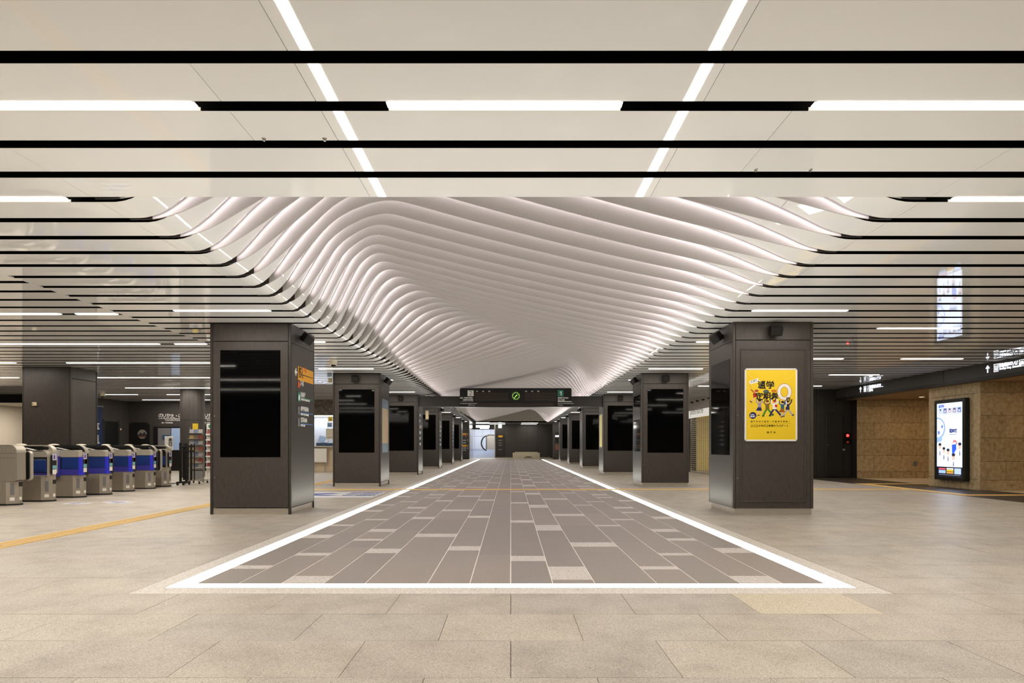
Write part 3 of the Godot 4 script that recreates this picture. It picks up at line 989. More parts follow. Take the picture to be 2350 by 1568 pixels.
func build_columns() -> void:
	for j in 6:
		column(-1, j, 10.72 + 7.4 * j)
		column(1, j, 10.60 + 7.42 * j)
	# wayfinding plate on the aisle side of the first left column
	var x := -3.446
	var t := thing("wayfinding_sign", "wayfinding lettering with yellow exit plate on the side of the first left column", "sign", Vector3(x, 1.2, -11.4))
	var r := Vector3(0, 0, -1)                                # writing runs away from the camera
	var d := 11.05
	bx(t, "exit_plate", "sign_yellow", x, x + 0.004, 2.15, 2.37, d, d + 0.86)
	write(t, strokes("出口", 0.085), "ink", Vector3(x + 0.004, 2.275, -d - 0.04), r)
	write(t, latin("7-8", 0.085, true), "sign_orange", Vector3(x + 0.004, 2.27, -d - 0.28), r)
	bx(t, "rule", "ink", x + 0.002, x + 0.0055, 2.245, 2.258, d + 0.04, d + 0.82)
	write(t, latin("Exit 7-8", 0.05), "ink", Vector3(x + 0.004, 2.175, -d - 0.04), r)
	var ar := Mb.new()
	ar.prism(PackedVector2Array([Vector2(0, 0.065), Vector2(0.06, 0.13), Vector2(0.085, 0.105), Vector2(0.062, 0.08), Vector2(0.13, 0.08), Vector2(0.13, 0.05), Vector2(0.062, 0.05), Vector2(0.085, 0.025), Vector2(0.06, 0.0)]), 0, 0.004)
	write(t, ar.done(), "white_text", Vector3(x, 2.2, -d + 0.16), r, Vector3.UP, "arrow")
	bx(t, "orange_square", "sign_orange", x, x + 0.004, 2.03, 2.12, d, d + 0.1)
	write(t, latin("7-8", 0.09, true), "white_text", Vector3(x, 2.035, -d - 0.13), r)
	bx(t, "green_square", "sign_green", x, x + 0.004, 1.80, 1.95, d, d + 0.13)
	var lf := Mb.new()
	lf.prism(PackedVector2Array([Vector2(0.03, 0.02), Vector2(0.08, 0.02), Vector2(0.105, 0.07), Vector2(0.10, 0.13), Vector2(0.075, 0.08), Vector2(0.05, 0.125), Vector2(0.025, 0.07)]), 0, 0.002)
	write(t, lf.done(), "white_text", Vector3(x + 0.004, 1.8, -d), r, Vector3.UP, "pictogram")
	for q in [[1.885, "新神戸", "sign_green", 1.865, "Seishin-Yamate Line"], [1.655, "市中央車内", "sign_blue", 1.62, "Kobe City Subway"], [1.47, "名谷市内", "sign_blue", 1.435, "Port Liner"]]:
		write(t, strokes(q[1], 0.075), "white_text", Vector3(x, q[0], -d - 0.16), r)
		bx(t, "rule", q[2], x, x + 0.003, q[3], q[3] + 0.012, d + 0.15, d + 0.83)
		write(t, latin(q[4], 0.04), "white_text", Vector3(x, q[3] - 0.05, -d - 0.16), r)
	for y in [1.585, 1.40]:
		bx(t, "pictogram_square", "grey_mid", x, x + 0.003, y, y + 0.13, d, d + 0.11)
	# yellow poster on the first right column
	poster()
	var b := thing("junction_box", "small cream box high on the front of the fourth left column", "junction box", Vector3(-4.1, 2.55, -32.9))
	bx(b, "body", "beige_box", -4.1, -3.95, 2.36, 2.78, 32.82, 32.92, 0.01)

# a painted sheet: polygons and strokes filled row by row
func paint_poly(im: Image, pts: Array, c: Color) -> void:
	var lo := 1e9
	var hi := -1e9
	for p in pts:
		lo = minf(lo, p.y)
		hi = maxf(hi, p.y)
	for y in range(maxi(0, floori(lo)), mini(im.get_height() - 1, ceili(hi)) + 1):
		var xs := []
		for i in pts.size():
			var a: Vector2 = pts[i]
			var b: Vector2 = pts[(i + 1) % pts.size()]
			var yy := y + 0.5
			if (a.y <= yy) != (b.y <= yy):
				xs.append(a.x + (yy - a.y) / (b.y - a.y) * (b.x - a.x))
		xs.sort()
		for i in range(0, xs.size() - 1, 2):
			var l := roundi(xs[i])
			im.fill_rect(Rect2i(l, y, maxi(1, roundi(xs[i + 1]) - l), 1), c)

func paint_oval(im: Image, at: Vector2, r: Vector2, c: Color) -> void:
	var p := []
	for i in 40:
		p.append(at + Vector2(cos(TAU * i / 40), sin(TAU * i / 40)) * r)
	paint_poly(im, p, c)

func paint_line(im: Image, pts: Array, w: float, c: Color) -> void:
	for i in pts.size() - 1:
		var a: Vector2 = pts[i]
		var b: Vector2 = pts[i + 1]
		var t := (b - a).normalized() * w * 0.5
		var o := Vector2(-t.y, t.x)
		paint_poly(im, [a - t - o, b + t - o, b + t + o, a - t + o], c)
		paint_oval(im, a, Vector2(w, w) * 0.5, c)
	paint_oval(im, pts[-1], Vector2(w, w) * 0.5, c)

func paint_text(im: Image, text: String, x: float, y: float, h: float, w: float, c: Color, gap := 0.12) -> void:   # y: top
	for ch in text:
		var s: String = G.get(ch, "0900 0999 9990 0090 0595 4940")
		for word in s.split(" ", false):
			for i in range(0, word.length() - 3, 2):
				var a := Vector2(x + int(word[i]) * h / 9.0, y + (9 - int(word[i + 1])) * h / 9.0)
				var b := Vector2(x + int(word[i + 2]) * h / 9.0, y + (9 - int(word[i + 3])) * h / 9.0)
				if not a.is_equal_approx(b):
					paint_line(im, [a, b], w, c)
		x += h * (1.0 + gap)

func sheet(parent: Node, called: String, im: Image, x0: float, x1: float, y0: float, y1: float, d: float, m_name: String, rough := 0.35) -> MeshInstance3D:
	im.generate_mipmaps()
	var m := mat(m_name, Color.WHITE, rough)
	m.albedo_texture = ImageTexture.create_from_image(im)
	var b := Mb.new()
	var w := x1 - x0
	var h := y1 - y0
	b.quad(Vector3(0, 0, 0), Vector3(w, 0, 0), Vector3(w, h, 0), Vector3(0, h, 0))
	return put(parent, called, b.done(), m_name, Vector3(x0, y0, -d) - org(parent))

func poster() -> void:
	var d := 10.60
	var x0 := 3.626
	var x1 := 4.445
	var y0 := 1.149
	var y1 := 2.279
	var t := thing("framed_poster", "yellow poster in a white snap frame on the first right column", "poster", Vector3((x0 + x1) / 2, y0, -d))
	bx(t, "backing", "white", x0 + 0.01, x1 - 0.01, y0 + 0.01, y1 - 0.01, d - 0.012, d)
	var fw := 0.026
	bx(t, "frame_rail", "white", x0 + 0.02, x1 - 0.02, y1 - fw, y1, d - 0.022, d, 0.006)
	bx(t, "frame_rail", "white", x0 + 0.02, x1 - 0.02, y0, y0 + fw, d - 0.022, d, 0.006)
	bx(t, "frame_rail", "white", x0, x0 + fw, y0 + 0.02, y1 - 0.02, d - 0.022, d, 0.006)
	bx(t, "frame_rail", "white", x1 - fw, x1, y0 + 0.02, y1 - 0.02, d - 0.022, d, 0.006)
	for p in [[x0, y0], [x1 - 0.024, y0], [x0, y1 - 0.024], [x1 - 0.024, y1 - 0.024]]:
		bx(t, "frame_corner", "grey_mid", p[0], p[0] + 0.024, p[1], p[1] + 0.024, d - 0.021, d, 0.006)
	# artwork, 2 px per unit of the photograph's crop (933 x 1330 -> 700 x 998)
	var W := 700
	var H := 998
	var im := Image.create(W, H, false, Image.FORMAT_RGB8)
	im.fill(Color(0.945, 0.80, 0.17))
	var k := 0.75
	var P := func(x: float, y: float) -> Vector2: return Vector2((x - 103) * k, (y - 110) * k)
	var white := Color(0.94, 0.93, 0.93)
	var ink := Color(0.10, 0.09, 0.08)
	var navy := Color(0.13, 0.14, 0.38)
	var skin := Color(0.93, 0.72, 0.58)
	var ring := func(a0: float, a1: float, c: Color) -> void:
		var p := []
		for i in 25:
			var a := lerpf(a0, a1, i / 24.0)
			p.append(P.call(575 + 420 * cos(a), 180 - 130 * sin(a)))
		paint_line(im, p, 5, c)
	ring.call(2.6, 4.0, Color(0.97, 0.86, 0.40))
	ring.call(-0.95, 0.45, Color(0.97, 0.86, 0.40))
	# flag with the city's name
	paint_line(im, [P.call(175, 380), P.call(200, 490)], 4, Color(0.75, 0.55, 0.35))
	paint_poly(im, [P.call(158, 325), P.call(335, 262), P.call(330, 295), P.call(368, 330), P.call(180, 385)], white)
	var lx := 195.0
	for g in ["0900 0549 2540", "3969876030122739", "0900 094936 36053544 4130 0030", "0900 0949 0535 0040"]:
		for word in g.split(" ", false):
			for i in range(0, word.length() - 3, 2):
				var a := Vector2(lx + int(word[i]) * 3.4, 355 - (lx - 195) * 0.33 - int(word[i + 1]) * 4.0)
				var b := Vector2(lx + int(word[i + 2]) * 3.4, 355 - (lx - 195) * 0.33 - int(word[i + 3]) * 4.0)
				paint_line(im, [P.call(a.x, a.y), P.call(b.x, b.y)], 4, Color(0.25, 0.25, 0.3))
		lx += 30
	# a marching group carrying the letters: plain figures
	var person := func(x: float, y: float, shirt: Color, trousers: Color, hair: Color, lean: float, arm: float) -> void:
		paint_line(im, [P.call(x - 10, y + 120), P.call(x - 45 - lean * 20, y + 185), P.call(x - 75 - lean * 30, y + 250)], 26, trousers)
		paint_line(im, [P.call(x + 10, y + 120), P.call(x + 55 + lean * 30, y + 180), P.call(x + 95 + lean * 40, y + 235)], 26, trousers)
		paint_line(im, [P.call(x - 90 - lean * 30, y + 255), P.call(x - 60 - lean * 30, y + 252)], 13, ink)
		paint_line(im, [P.call(x + 90 + lean * 40, y + 238), P.call(x + 112 + lean * 40, y + 222)], 13, ink)
		paint_poly(im, [P.call(x - 35, y + 20), P.call(x + 35, y + 15), P.call(x + 38, y + 130), P.call(x - 35, y + 130)], shirt)
		paint_line(im, [P.call(x - 30, y + 35), P.call(x - 62, y + 0), P.call(x - 45 + arm, y - 60)], 17, shirt)
		paint_line(im, [P.call(x + 30, y + 35), P.call(x + 62, y - 5), P.call(x + 50 + arm, y - 60)], 17, shirt)
		paint_oval(im, P.call(x, y - 12), Vector2(21, 25), skin)
		paint_oval(im, P.call(x + 2, y - 30), Vector2(23, 17), hair)
	# the one running with the flag
	paint_line(im, [P.call(250, 640), P.call(230, 690), P.call(190, 715)], 18, skin)
	paint_line(im, [P.call(180, 705), P.call(208, 728)], 12, ink)
	paint_line(im, [P.call(200, 490), P.call(245, 530), P.call(280, 550)], 16, Color(0.70, 0.30, 0.12))
	paint_poly(im, [P.call(230, 560), P.call(300, 540), P.call(310, 620), P.call(240, 640)], Color(0.72, 0.16, 0.12))
	paint_oval(im, P.call(288, 520), Vector2(22, 24), skin)
	paint_oval(im, P.call(300, 508), Vector2(28, 18), Color(0.66, 0.30, 0.10))
	# heads behind the letters
	paint_oval(im, P.call(478, 520), Vector2(42, 26), Color(0.32, 0.40, 0.36))
	paint_oval(im, P.call(625, 510), Vector2(40, 18), Color(0.80, 0.46, 0.10))
	person.call(500, 735, Color(0.48, 0.40, 0.12), Color(0.25, 0.52, 0.16), Color(0.42, 0.22, 0.10), 0.1, 10.0)
	person.call(635, 730, white, navy, Color(0.62, 0.16, 0.12), 0.3, -10.0)
	paint_oval(im, P.call(665, 795), Vector2(18, 20), Color(0.74, 0.14, 0.12))
	person.call(880, 740, Color(0.16, 0.18, 0.32), Color(0.70, 0.66, 0.66), Color(0.15, 0.13, 0.15), 0.1, 30.0)
	paint_poly(im, [P.call(845, 690), P.call(868, 690), P.call(862, 815), P.call(846, 815)], white)
	# two in skirts
	for q in [[355, 760, Color(0.60, 0.58, 0.62), navy], [785, 790, Color(0.16, 0.36, 0.48), Color(0.62, 0.36, 0.08)]]:
		var x: float = q[0]
		var y: float = q[1]
		paint_line(im, [P.call(x - 20, y + 120), P.call(x - 25, y + 215)], 15, skin if x < 500 else Color(0.72, 0.70, 0.72))
		paint_line(im, [P.call(x + 20, y + 120), P.call(x + 60, y + 150)], 15, skin)
		paint_line(im, [P.call(x - 30, y + 218), P.call(x - 5, y + 212)], 12, ink)
		paint_poly(im, [P.call(x - 28, y + 55), P.call(x + 28, y + 55), P.call(x + 45, y + 130), P.call(x - 70, y + 125)], q[3])
		paint_poly(im, [P.call(x - 32, y - 30), P.call(x + 32, y - 30), P.call(x + 32, y + 62), P.call(x - 32, y + 62)], q[2])
		paint_line(im, [P.call(x - 28, y - 15), P.call(x - 58, y - 40), P.call(x - 52, y - 90)], 14, q[2])
		paint_line(im, [P.call(x + 28, y - 15), P.call(x + 55, y - 45), P.call(x + 48, y - 90)], 14, q[2])
		paint_oval(im, P.call(x, y - 55), Vector2(19, 23), skin)
		paint_oval(im, P.call(x + 4, y - 68), Vector2(22, 16), ink)
	for q in [[400, 560, 990], [560, 660, 980], [700, 800, 1000], [860, 950, 985], [170, 280, 768]]:
		paint_line(im, [P.call(q[0], q[2]), P.call(q[1], q[2])], 2, Color(0.80, 0.66, 0.15))
	# the big letters
	for pass_ in 2:
		var c := Color(0.93, 0.90, 0.82) if pass_ == 0 else ink
		var ww := 24.0 if pass_ == 0 else 16.0
		if pass_ == 1 or false:
			paint_text(im, "通学", (335 - 103) * k, (330 - 110) * k, 128 * k, ww, c, 0.22)
			paint_text(im, "定期券", (290 - 103) * k, (552 - 110) * k, 118 * k, ww, c, 0.22)
	paint_oval(im, P.call(822, 528), Vector2(136, 162) * k, Color(0.66, 0.22, 0.12))
	paint_oval(im, P.call(822, 528), Vector2(130, 155) * k, white)
	paint_oval(im, P.call(820, 530), Vector2(72, 100) * k, Color(0.66, 0.22, 0.12))
	paint_oval(im, P.call(820, 530), Vector2(66, 94) * k, Color(0.945, 0.80, 0.17))
	paint_text(im, "円", (865 - 103) * k, (640 - 110) * k, 58 * k, 11, ink)
	paint_oval(im, P.call(230, 978), Vector2(50, 49), navy)
	paint_text(im, "こ市し", (185 - 103) * k, (952 - 110) * k, 22 * k, 4, white, 0.3)
	paint_text(im, "もらう!", (185 - 103) * k, (988 - 110) * k, 22 * k, 4, white, 0.1)
	var soft := Color(0.33, 0.26, 0.06)
	paint_text(im, "神戸市内の高校への通学が無料!", (190 - 103) * k, (1080 - 110) * k, 30 * k, 4.0, soft, 0.69)
	paint_line(im, [P.call(185, 1132), P.call(950, 1132)], 2, soft)
	paint_text(im, "2024年の2学期からスタート", (190 - 103) * k, (1156 - 110) * k, 37 * k, 5.5, soft, 0.30)
	paint_text(im, "神戸市", (492 - 103) * k, (1285 - 110) * k, 36 * k, 5.0, soft, 0.75)
	sheet(t, "print", im, x0 + fw - 0.002, x1 - fw + 0.002, y0 + fw - 0.002, y1 - fw + 0.002, d - 0.0135, "poster_print", 0.25)

# ------------------------------------------------------------------ departure board
func build_board() -> void:
	var bm := thing("cross_beam", "dark beam spanning the aisle between the third pair of columns", "beam", Vector3(0, 2.55, -25.6))
	bx(bm, "body", "beam_dark", -3.448, 3.448, 2.55, 2.945, 25.62, 25.95, 0.006)
	var t := thing("departure_board", "black departure board with a green clock hanging under the lit wave", "departure board", Vector3(0, 2.53, -25.3))
	var d := 25.25
	var sc := d / F
	var X := func(px: float) -> float: return (px - 1172.0) * sc
	var Y := func(py: float) -> float: return EYE + (1024.0 - py) * sc
	bx(t, "housing", "black_satin", X.call(1055), X.call(1312), Y.call(934), Y.call(892.5), d + 0.01, d + 0.36, 0.012)
	bx(t, "hood", "black", X.call(1057), X.call(1311), Y.call(893), Y.call(891), d, d + 0.37)
	var rows := [900.5, 904.8, 909.5, 914.2, 918.6]
	for side in 2:
		var xa: float = X.call(1089.5 if side == 0 else 1203.0)
		var xb: float = X.call(1166.0 if side == 0 else 1277.0)
		for i in 3:
			bx(t, "display_row", "brown_led", xa, xb, Y.call([906.5, 913.0, 919.8][i]), Y.call([901.2, 907.3, 913.8][i]), d + 0.004, d + 0.02, 0.002)
		for i in 3:
			write(t, strokes("電車", 0.036, 0.16), "white_text", Vector3(X.call((1092.5 if side == 0 else 1205.0) + 14.0 * i), Y.call(899.4), -d - 0.01))
	bx(t, "display_row", "brown_led", X.call(1094.5), X.call(1271), Y.call(932.5), Y.call(926), d + 0.004, d + 0.02, 0.002)
	# clock
	bx(t, "clock_panel", "black", X.call(1170), X.call(1196.5), Y.call(922), Y.call(896), d + 0.003, d + 0.02, 0.002)
	var cx: float = X.call(1184)
	var cy: float = Y.call(909)
	var fc := Mb.new()
	fc.tube(Vector3.ZERO, Vector3(0, 0, 0.004), 0.15, 32)
	var face := put(t, "clock_face", fc.done(), "clock_face", Vector3(cx, cy, -d - 0.002) - org(t))
	for i in 12:
		var b := Mb.new()
		b.cbox(Vector3(-0.011, -0.02, 0), Vector3(0.011, 0.02, 0.004), 0.002)
		var o := put(face, "clock_light_mark", b.done(), "clock_lit", Vector3(sin(TAU * i / 12), cos(TAU * i / 12), 0) * 0.125 + Vector3(0, 0, 0.004))
		o.rotation.z = -TAU * i / 12
	for q in [[0.07, 0.9, 0.012], [0.115, 3.75, 0.009]]:
		var b := Mb.new()
		b.cbox(Vector3(-q[2], -0.02, 0), Vector3(q[2], q[0], 0.004), 0.002)
		var o := put(face, "clock_light_hand", b.done(), "clock_lit", Vector3(0, 0, 0.006))
		o.rotation.z = -q[1]
	# platform numbers and directions
	bx(t, "number_plate", "white", X.call(1073), X.call(1087), Y.call(909.5), Y.call(896), d + 0.002, d + 0.02, 0.002)
	write(t, latin("2", 0.15), "grey_mid", Vector3(X.call(1076.9), Y.call(910.8), -d - 0.002))
	bx(t, "number_plate", "sign_green", X.call(1280), X.call(1293.5), Y.call(909.5), Y.call(895.5), d + 0.002, d + 0.02, 0.002)
	write(t, latin("1", 0.15, true), "white_text", Vector3(X.call(1283.6), Y.call(910.8), -d - 0.002))
	var zf := -d - 0.01
	write(t, strokes("名谷・新高学料公市", 0.052, 0.17, 0.02), "white_text", Vector3(X.call(1055.8), Y.call(915), zf))
	write(t, strokes("西神中央方面", 0.058, 0.17, 0.05), "white_text", Vector3(X.call(1062.8), Y.call(920), zf))
	bx(t, "rule", "grey_mid", X.call(1055.5), X.call(1087), Y.call(922.4), Y.call(921.6), d + 0.004, d + 0.012)
	write(t, latin("For Myodani, Sogoundo Koen", 0.034), "white_text", Vector3(X.call(1056.0), Y.call(928.0), zf))
	write(t, latin("Seishin-chuo", 0.034), "white_text", Vector3(X.call(1073.6), Y.call(931.8), zf))
	write(t, strokes("新神戸", 0.06, 0.17, 0.05), "white_text", Vector3(X.call(1280.4), Y.call(915.3), zf))
	write(t, strokes("新料電校・", 0.044, 0.17, 0.05), "white_text", Vector3(X.call(1292.5), Y.call(915.0), zf))
	write(t, strokes("谷上方面", 0.058, 0.17, 0.05), "white_text", Vector3(X.call(1280.4), Y.call(920.2), zf))
	bx(t, "rule", "white_text", X.call(1280), X.call(1312), Y.call(922.6), Y.call(921.1), d + 0.004, d + 0.012)
	write(t, latin("For Shin-Kobe (Shinkansen)", 0.034), "white_text", Vector3(X.call(1280.2), Y.call(928.0), zf))
	write(t, latin("Tanigami", 0.034), "white_text", Vector3(X.call(1280.2), Y.call(931.8), zf))

# ------------------------------------------------------------------ ticket gates
func arc(pts: PackedVector2Array, c: Vector2, r: float, a0: float, a1: float, n := 8) -> void:
	for i in n + 1:
		var a := lerpf(a0, a1, float(i) / n)
		pts.append(c + Vector2(cos(a), sin(a)) * r)

func gate_base(t: Node3D, L: float, hw: float, h: float) -> void:
	var b := Mb.new()
	b.plan(PackedVector2Array([Vector2(-L, hw), Vector2(-0.20, hw), Vector2(-0.04, hw - 0.09), Vector2(-0.04, -hw + 0.09), Vector2(-0.20, -hw), Vector2(-L, -hw)]), 0.03, h)
	put(t, "pedestal", b.done(), "stainless_dull")
	var k := Mb.new()
	k.plan(PackedVector2Array([Vector2(-L, hw + 0.006), Vector2(-0.19, hw + 0.006), Vector2(-0.03, hw - 0.08), Vector2(-0.03, -hw + 0.08), Vector2(-0.19, -hw - 0.006), Vector2(-L, -hw - 0.006)]), 0.0, 0.03)
	put(t, "kick_plate", k.done(), "black")
	var s := Mb.new()
	s.box(Vector3(-0.665, 0.05, hw - 0.002), Vector3(-0.659, h, hw + 0.001))
	put(t, "seam", s.done(), "groove")
	# chamfered corner: louvre and round sticker; end: little black window and sticker
	var v := Vector3(0.16, 0, -0.09).normalized()
	for q in [["louvre", 0.05, 0.19, 0.40, "grey_mid"], ["sticker", 0.06, 0.085, 0.145, "white"]]:
		var m := Mb.new()
		var c := Vector3(-0.12, 0, hw - 0.045)
		var nn := Vector3(0.09, 0, 0.16).normalized() * 0.003
		var a: Vector3 = c - v * q[1] * 0.6 + nn
		var e: Vector3 = c + v * q[1] * 0.6 + nn
		m.quad(a + Vector3.UP * q[2], e + Vector3.UP * q[2], e + Vector3.UP * q[3], a + Vector3.UP * q[3])
		put(t, q[0], m.done(), q[4])
	var m1 := Mb.new()
	m1.cbox(Vector3(-0.04, 0.34, -0.05), Vector3(-0.035, 0.42, 0.04), 0.001)
	put(t, "sensor_window", m1.done(), "black")
	var m2 := Mb.new()
	m2.tube(Vector3(-0.04, 0.12, 0.0), Vector3(-0.036, 0.12, 0.0), 0.034, 14)
	put(t, "sticker", m2.done(), "white")

func hoop(x_in: float, y_top: float, y_low: float, r: float, w: float, x_end := 0.0) -> PackedVector2Array:
	# a bar running in from the left along the top, bending down at the right end
	var p := PackedVector2Array()
	p.append(Vector2(x_in, y_top))
	arc(p, Vector2(x_end - r, y_top - r), r, PI / 2, 0.0, 10)
	p.append(Vector2(x_end, y_low))
	p.append(Vector2(x_end - w, y_low))
	var q := PackedVector2Array()
	arc(q, Vector2(x_end - r, y_top - r), r - w, 0.0, PI / 2, 10)
	p.append_array(q)
	p.append(Vector2(x_in, y_top - w))
	return p

func gate(i: int, kind: String, d: float, x_end: float, label: String) -> void:
	var t := thing("ticket_gate", label, "ticket gate", Vector3(x_end, 0, -d), "row of ticket gates")
	var L := 1.75
	var hw := 0.14
	gate_base(t, L, hw, 0.50)
	var body := Mb.new()
	if kind == "plain":
		# solid steel end unit: tall shield with a rounded corner
		var o := PackedVector2Array([Vector2(-L, 0.44)])
		o.append(Vector2(-0.02, 0.44))
		arc(o, Vector2(-0.05, 0.50), 0.06, -PI / 2, 0.0, 5)
		arc(o, Vector2(-0.12, 0.97), 0.12, 0.0, PI / 2, 8)
		o.append(Vector2(-L, 1.09))
		body.prism(o, -0.07, hw + 0.01)
		put(t, "shield", body.done(), "stainless_dull")
		var lip := Mb.new()
		var q := hoop(-L, 1.10, 0.95, 0.13, 0.012, 0.01)
		lip.prism(q, -0.08, hw + 0.02)
		put(t, "top_rail", lip.done(), "stainless")
		for y in [0.86, 0.94]:
			var s := Mb.new()
			s.box(Vector3(-L, y, hw + 0.009), Vector3(-0.02, y + 0.004, hw + 0.012))
			put(t, "seam", s.done(), "groove")
	else:
		var square := kind == "square"
		# upper housing with its sloping top
		var o := PackedVector2Array()
		if square:
			o = PackedVector2Array([Vector2(-L, 0.48), Vector2(-0.10, 0.48)])
			arc(o, Vector2(-0.13, 0.52), 0.05, -PI / 2, 0.0, 4)
			o.append(Vector2(-0.08, 0.88))
			arc(o, Vector2(-0.17, 0.90), 0.09, 0.0, PI / 2, 6)
			o.append_array(PackedVector2Array([Vector2(-0.24, 0.995), Vector2(-0.38, 0.965), Vector2(-0.62, 0.96), Vector2(-L, 0.96)]))
		else:
			o = PackedVector2Array([Vector2(-L, 0.50), Vector2(-0.085, 0.50), Vector2(-0.085, 0.955), Vector2(-0.16, 0.985), Vector2(-0.5, 0.99), Vector2(-L, 0.97)])
		body.prism(o, -hw + 0.02, hw)
		put(t, "housing", body.done(), "stainless")
		# blue field on the side
		if square:
			var f := Mb.new()
			f.cbox(Vector3(-0.43, 0.555, hw - 0.001), Vector3(-0.085, 0.83, hw + 0.006), 0.003)
			put(t, "recess", f.done(), "black")
			var g := Mb.new()
			g.cbox(Vector3(-0.45, 0.575, hw), Vector3(-0.095, 0.81, hw + 0.012), 0.004)
			put(t, "door_flap", g.done(), "gate_blue")
		else:
			var f := Mb.new()
			f.cbox(Vector3(-L, 0.47, hw - 0.002), Vector3(-0.075, 0.60, hw + 0.008), 0.004)
			put(t, "lower_band", f.done(), "gate_violet")
			var h := Mb.new()
			h.cbox(Vector3(-L, 0.575, hw), Vector3(-0.075, 0.845, hw + 0.004), 0.003)
			put(t, "recess", h.done(), "black")
			var g := Mb.new()
			g.cbox(Vector3(-0.43, 0.60, hw), Vector3(-0.078, 0.835, hw + 0.014), 0.004)
			put(t, "door_flap", g.done(), "gate_blue")
			var e := Mb.new()
			e.plan(PackedVector2Array([Vector2(-0.075, hw + 0.012), Vector2(-0.05, hw - 0.01), Vector2(-0.035, hw - 0.035), Vector2(-0.035, -hw + 0.02), Vector2(-0.075, -hw + 0.02)]), 0.47, 0.845)
			put(t, "end_cover", e.done(), "gate_edge_blue")
			var e2 := Mb.new()
			e2.plan(PackedVector2Array([Vector2(-0.085, hw + 0.001), Vector2(-0.06, hw - 0.02), Vector2(-0.037, hw - 0.05), Vector2(-0.037, -hw + 0.02), Vector2(-0.085, -hw + 0.02)]), 0.846, 0.955)
			put(t, "end_cap", e2.done(), "stainless")
			var p := Mb.new()
			p.cbox(Vector3(-0.545, 0.44, hw - 0.01), Vector3(-0.455, 0.86, hw + 0.05), 0.006)
			put(t, "flap_post", p.done(), "gate_violet")
			var pc := Mb.new()
			pc.cbox(Vector3(-0.545, 0.86, hw - 0.01), Vector3(-0.455, 1.0, hw + 0.05), 0.01)
			put(t, "flap_post_cap", pc.done(), "grey_light")
		# card reader pad and slot on top
		var r := Mb.new()
		r.prism(PackedVector2Array([Vector2(-0.95, 0.98), Vector2(-0.40, 0.985), Vector2(-0.62, 1.035), Vector2(-0.86, 1.04)]), -0.07, 0.09)
		put(t, "reader_hood", r.done(), "black_satin")
		var u := Mb.new()
		u.prism(PackedVector2Array([Vector2(-0.40, 0.992), Vector2(-0.38, 0.997), Vector2(-0.60, 1.046), Vector2(-0.62, 1.04)]), -0.05, 0.07)
		put(t, "reader_pad", u.done(), "white")
		# the hoop over the gate
		var hp := Mb.new()
		if square:
			hp.prism(hoop(-L, 1.095, 0.55, 0.15, 0.022, -0.04), -0.10, 0.02)
			put(t, "hoop", hp.done(), "stainless")
			var web := Mb.new()
			web.prism(PackedVector2Array([Vector2(-0.24, 1.07), Vector2(-0.14, 1.06), Vector2(-0.07, 0.98), Vector2(-0.06, 0.55), Vector2(-0.12, 0.55), Vector2(-0.13, 0.93), Vector2(-0.18, 0.985), Vector2(-0.24, 0.99)]), -0.09, 0.0)
			put(t, "hoop_web", web.done(), "stainless")
			var hole := Mb.new()
			var ho := PackedVector2Array()
			arc(ho, Vector2(-0.17, 1.03), 0.028, -PI / 2, PI / 2, 6)
			ho.append(Vector2(-0.26, 1.058))
			ho.append(Vector2(-0.26, 1.002))
			hole.prism(ho, -0.05, 0.003)
			put(t, "hoop_slot", hole.done(), "black")
		else:
			hp.prism(hoop(-L, 1.09, 0.47, 0.17, 0.05, -0.03), -0.11, 0.0)
			put(t, "hoop", hp.done(), "black")
			var tr := Mb.new()
			tr.prism(hoop(-L, 1.096, 0.93, 0.176, 0.006, -0.024), -0.115, 0.005)
			put(t, "hoop_trim", tr.done(), "stainless")
		var pl := Mb.new()
		pl.box(Vector3(-L, 0.99, -0.11), Vector3(-0.24, 1.06, -0.10))
		put(t, "screen_plate", pl.done(), "black_satin")
		# labels on the slim end
		var le := Mb.new()
		le.cbox(Vector3(-0.06, 0.53, -0.06), Vector3(-0.03, 0.90, 0.07), 0.003)
		put(t, "end_strip", le.done(), "black_satin")
		for q in [["notice", 0.80, 0.92, "label_lilac"], ["notice", 0.63, 0.70, "label_cyan"], ["notice", 0.53, 0.62, "white"]]:
			var b := Mb.new()
			b.box(Vector3(-0.031, q[1], -0.05), Vector3(-0.028, q[2], 0.06))
			put(t, q[0], b.done(), q[3])
		var gl := Mb.new()
		gl.box(Vector3(-0.029, 0.82, -0.01), Vector3(-0.0265, 0.90, 0.03))
		put(t, "notice_print", gl.done(), "ink_violet")
	if kind == "plain" or i == 5:
		# rounded black end shield closing the passage side
		var o := PackedVector2Array()
		arc(o, Vector2(-0.02, 0.50), 0.065, -PI, 0.0, 8)
		arc(o, Vector2(-0.02, 0.92), 0.065, 0.0, PI, 8)
		var rm := Mb.new()
		rm.prism(o, -0.22, -0.15)
		put(t, "end_shield", rm.done(), "stainless")
		var o2 := PackedVector2Array()
		arc(o2, Vector2(-0.02, 0.50), 0.045, -PI, 0.0, 8)
		arc(o2, Vector2(-0.02, 0.92), 0.045, 0.0, PI, 8)
		var pd := Mb.new()
		pd.prism(o2, -0.17, -0.145)
		put(t, "shield_pad", pd.done(), "black")
		var br := Mb.new()
		br.box(Vector3(-0.3, 0.46, -0.22), Vector3(-0.04, 0.96, -0.10))
		put(t, "shield_bracket", br.done(), "stainless_dull")
	# cushion-shaped sensor dome on the rail
	var dm := Mb.new()
	var prof := []
	for a in 7:
		prof.append(Vector2(0.10 * cos(PI / 2 * a / 6), 0.028 * sin(PI / 2 * a / 6)))
	dm.lathe(prof, 20, Vector3(-0.72, 1.094, -0.05))
	put(t, "sensor_dome", dm.done(), "cream")

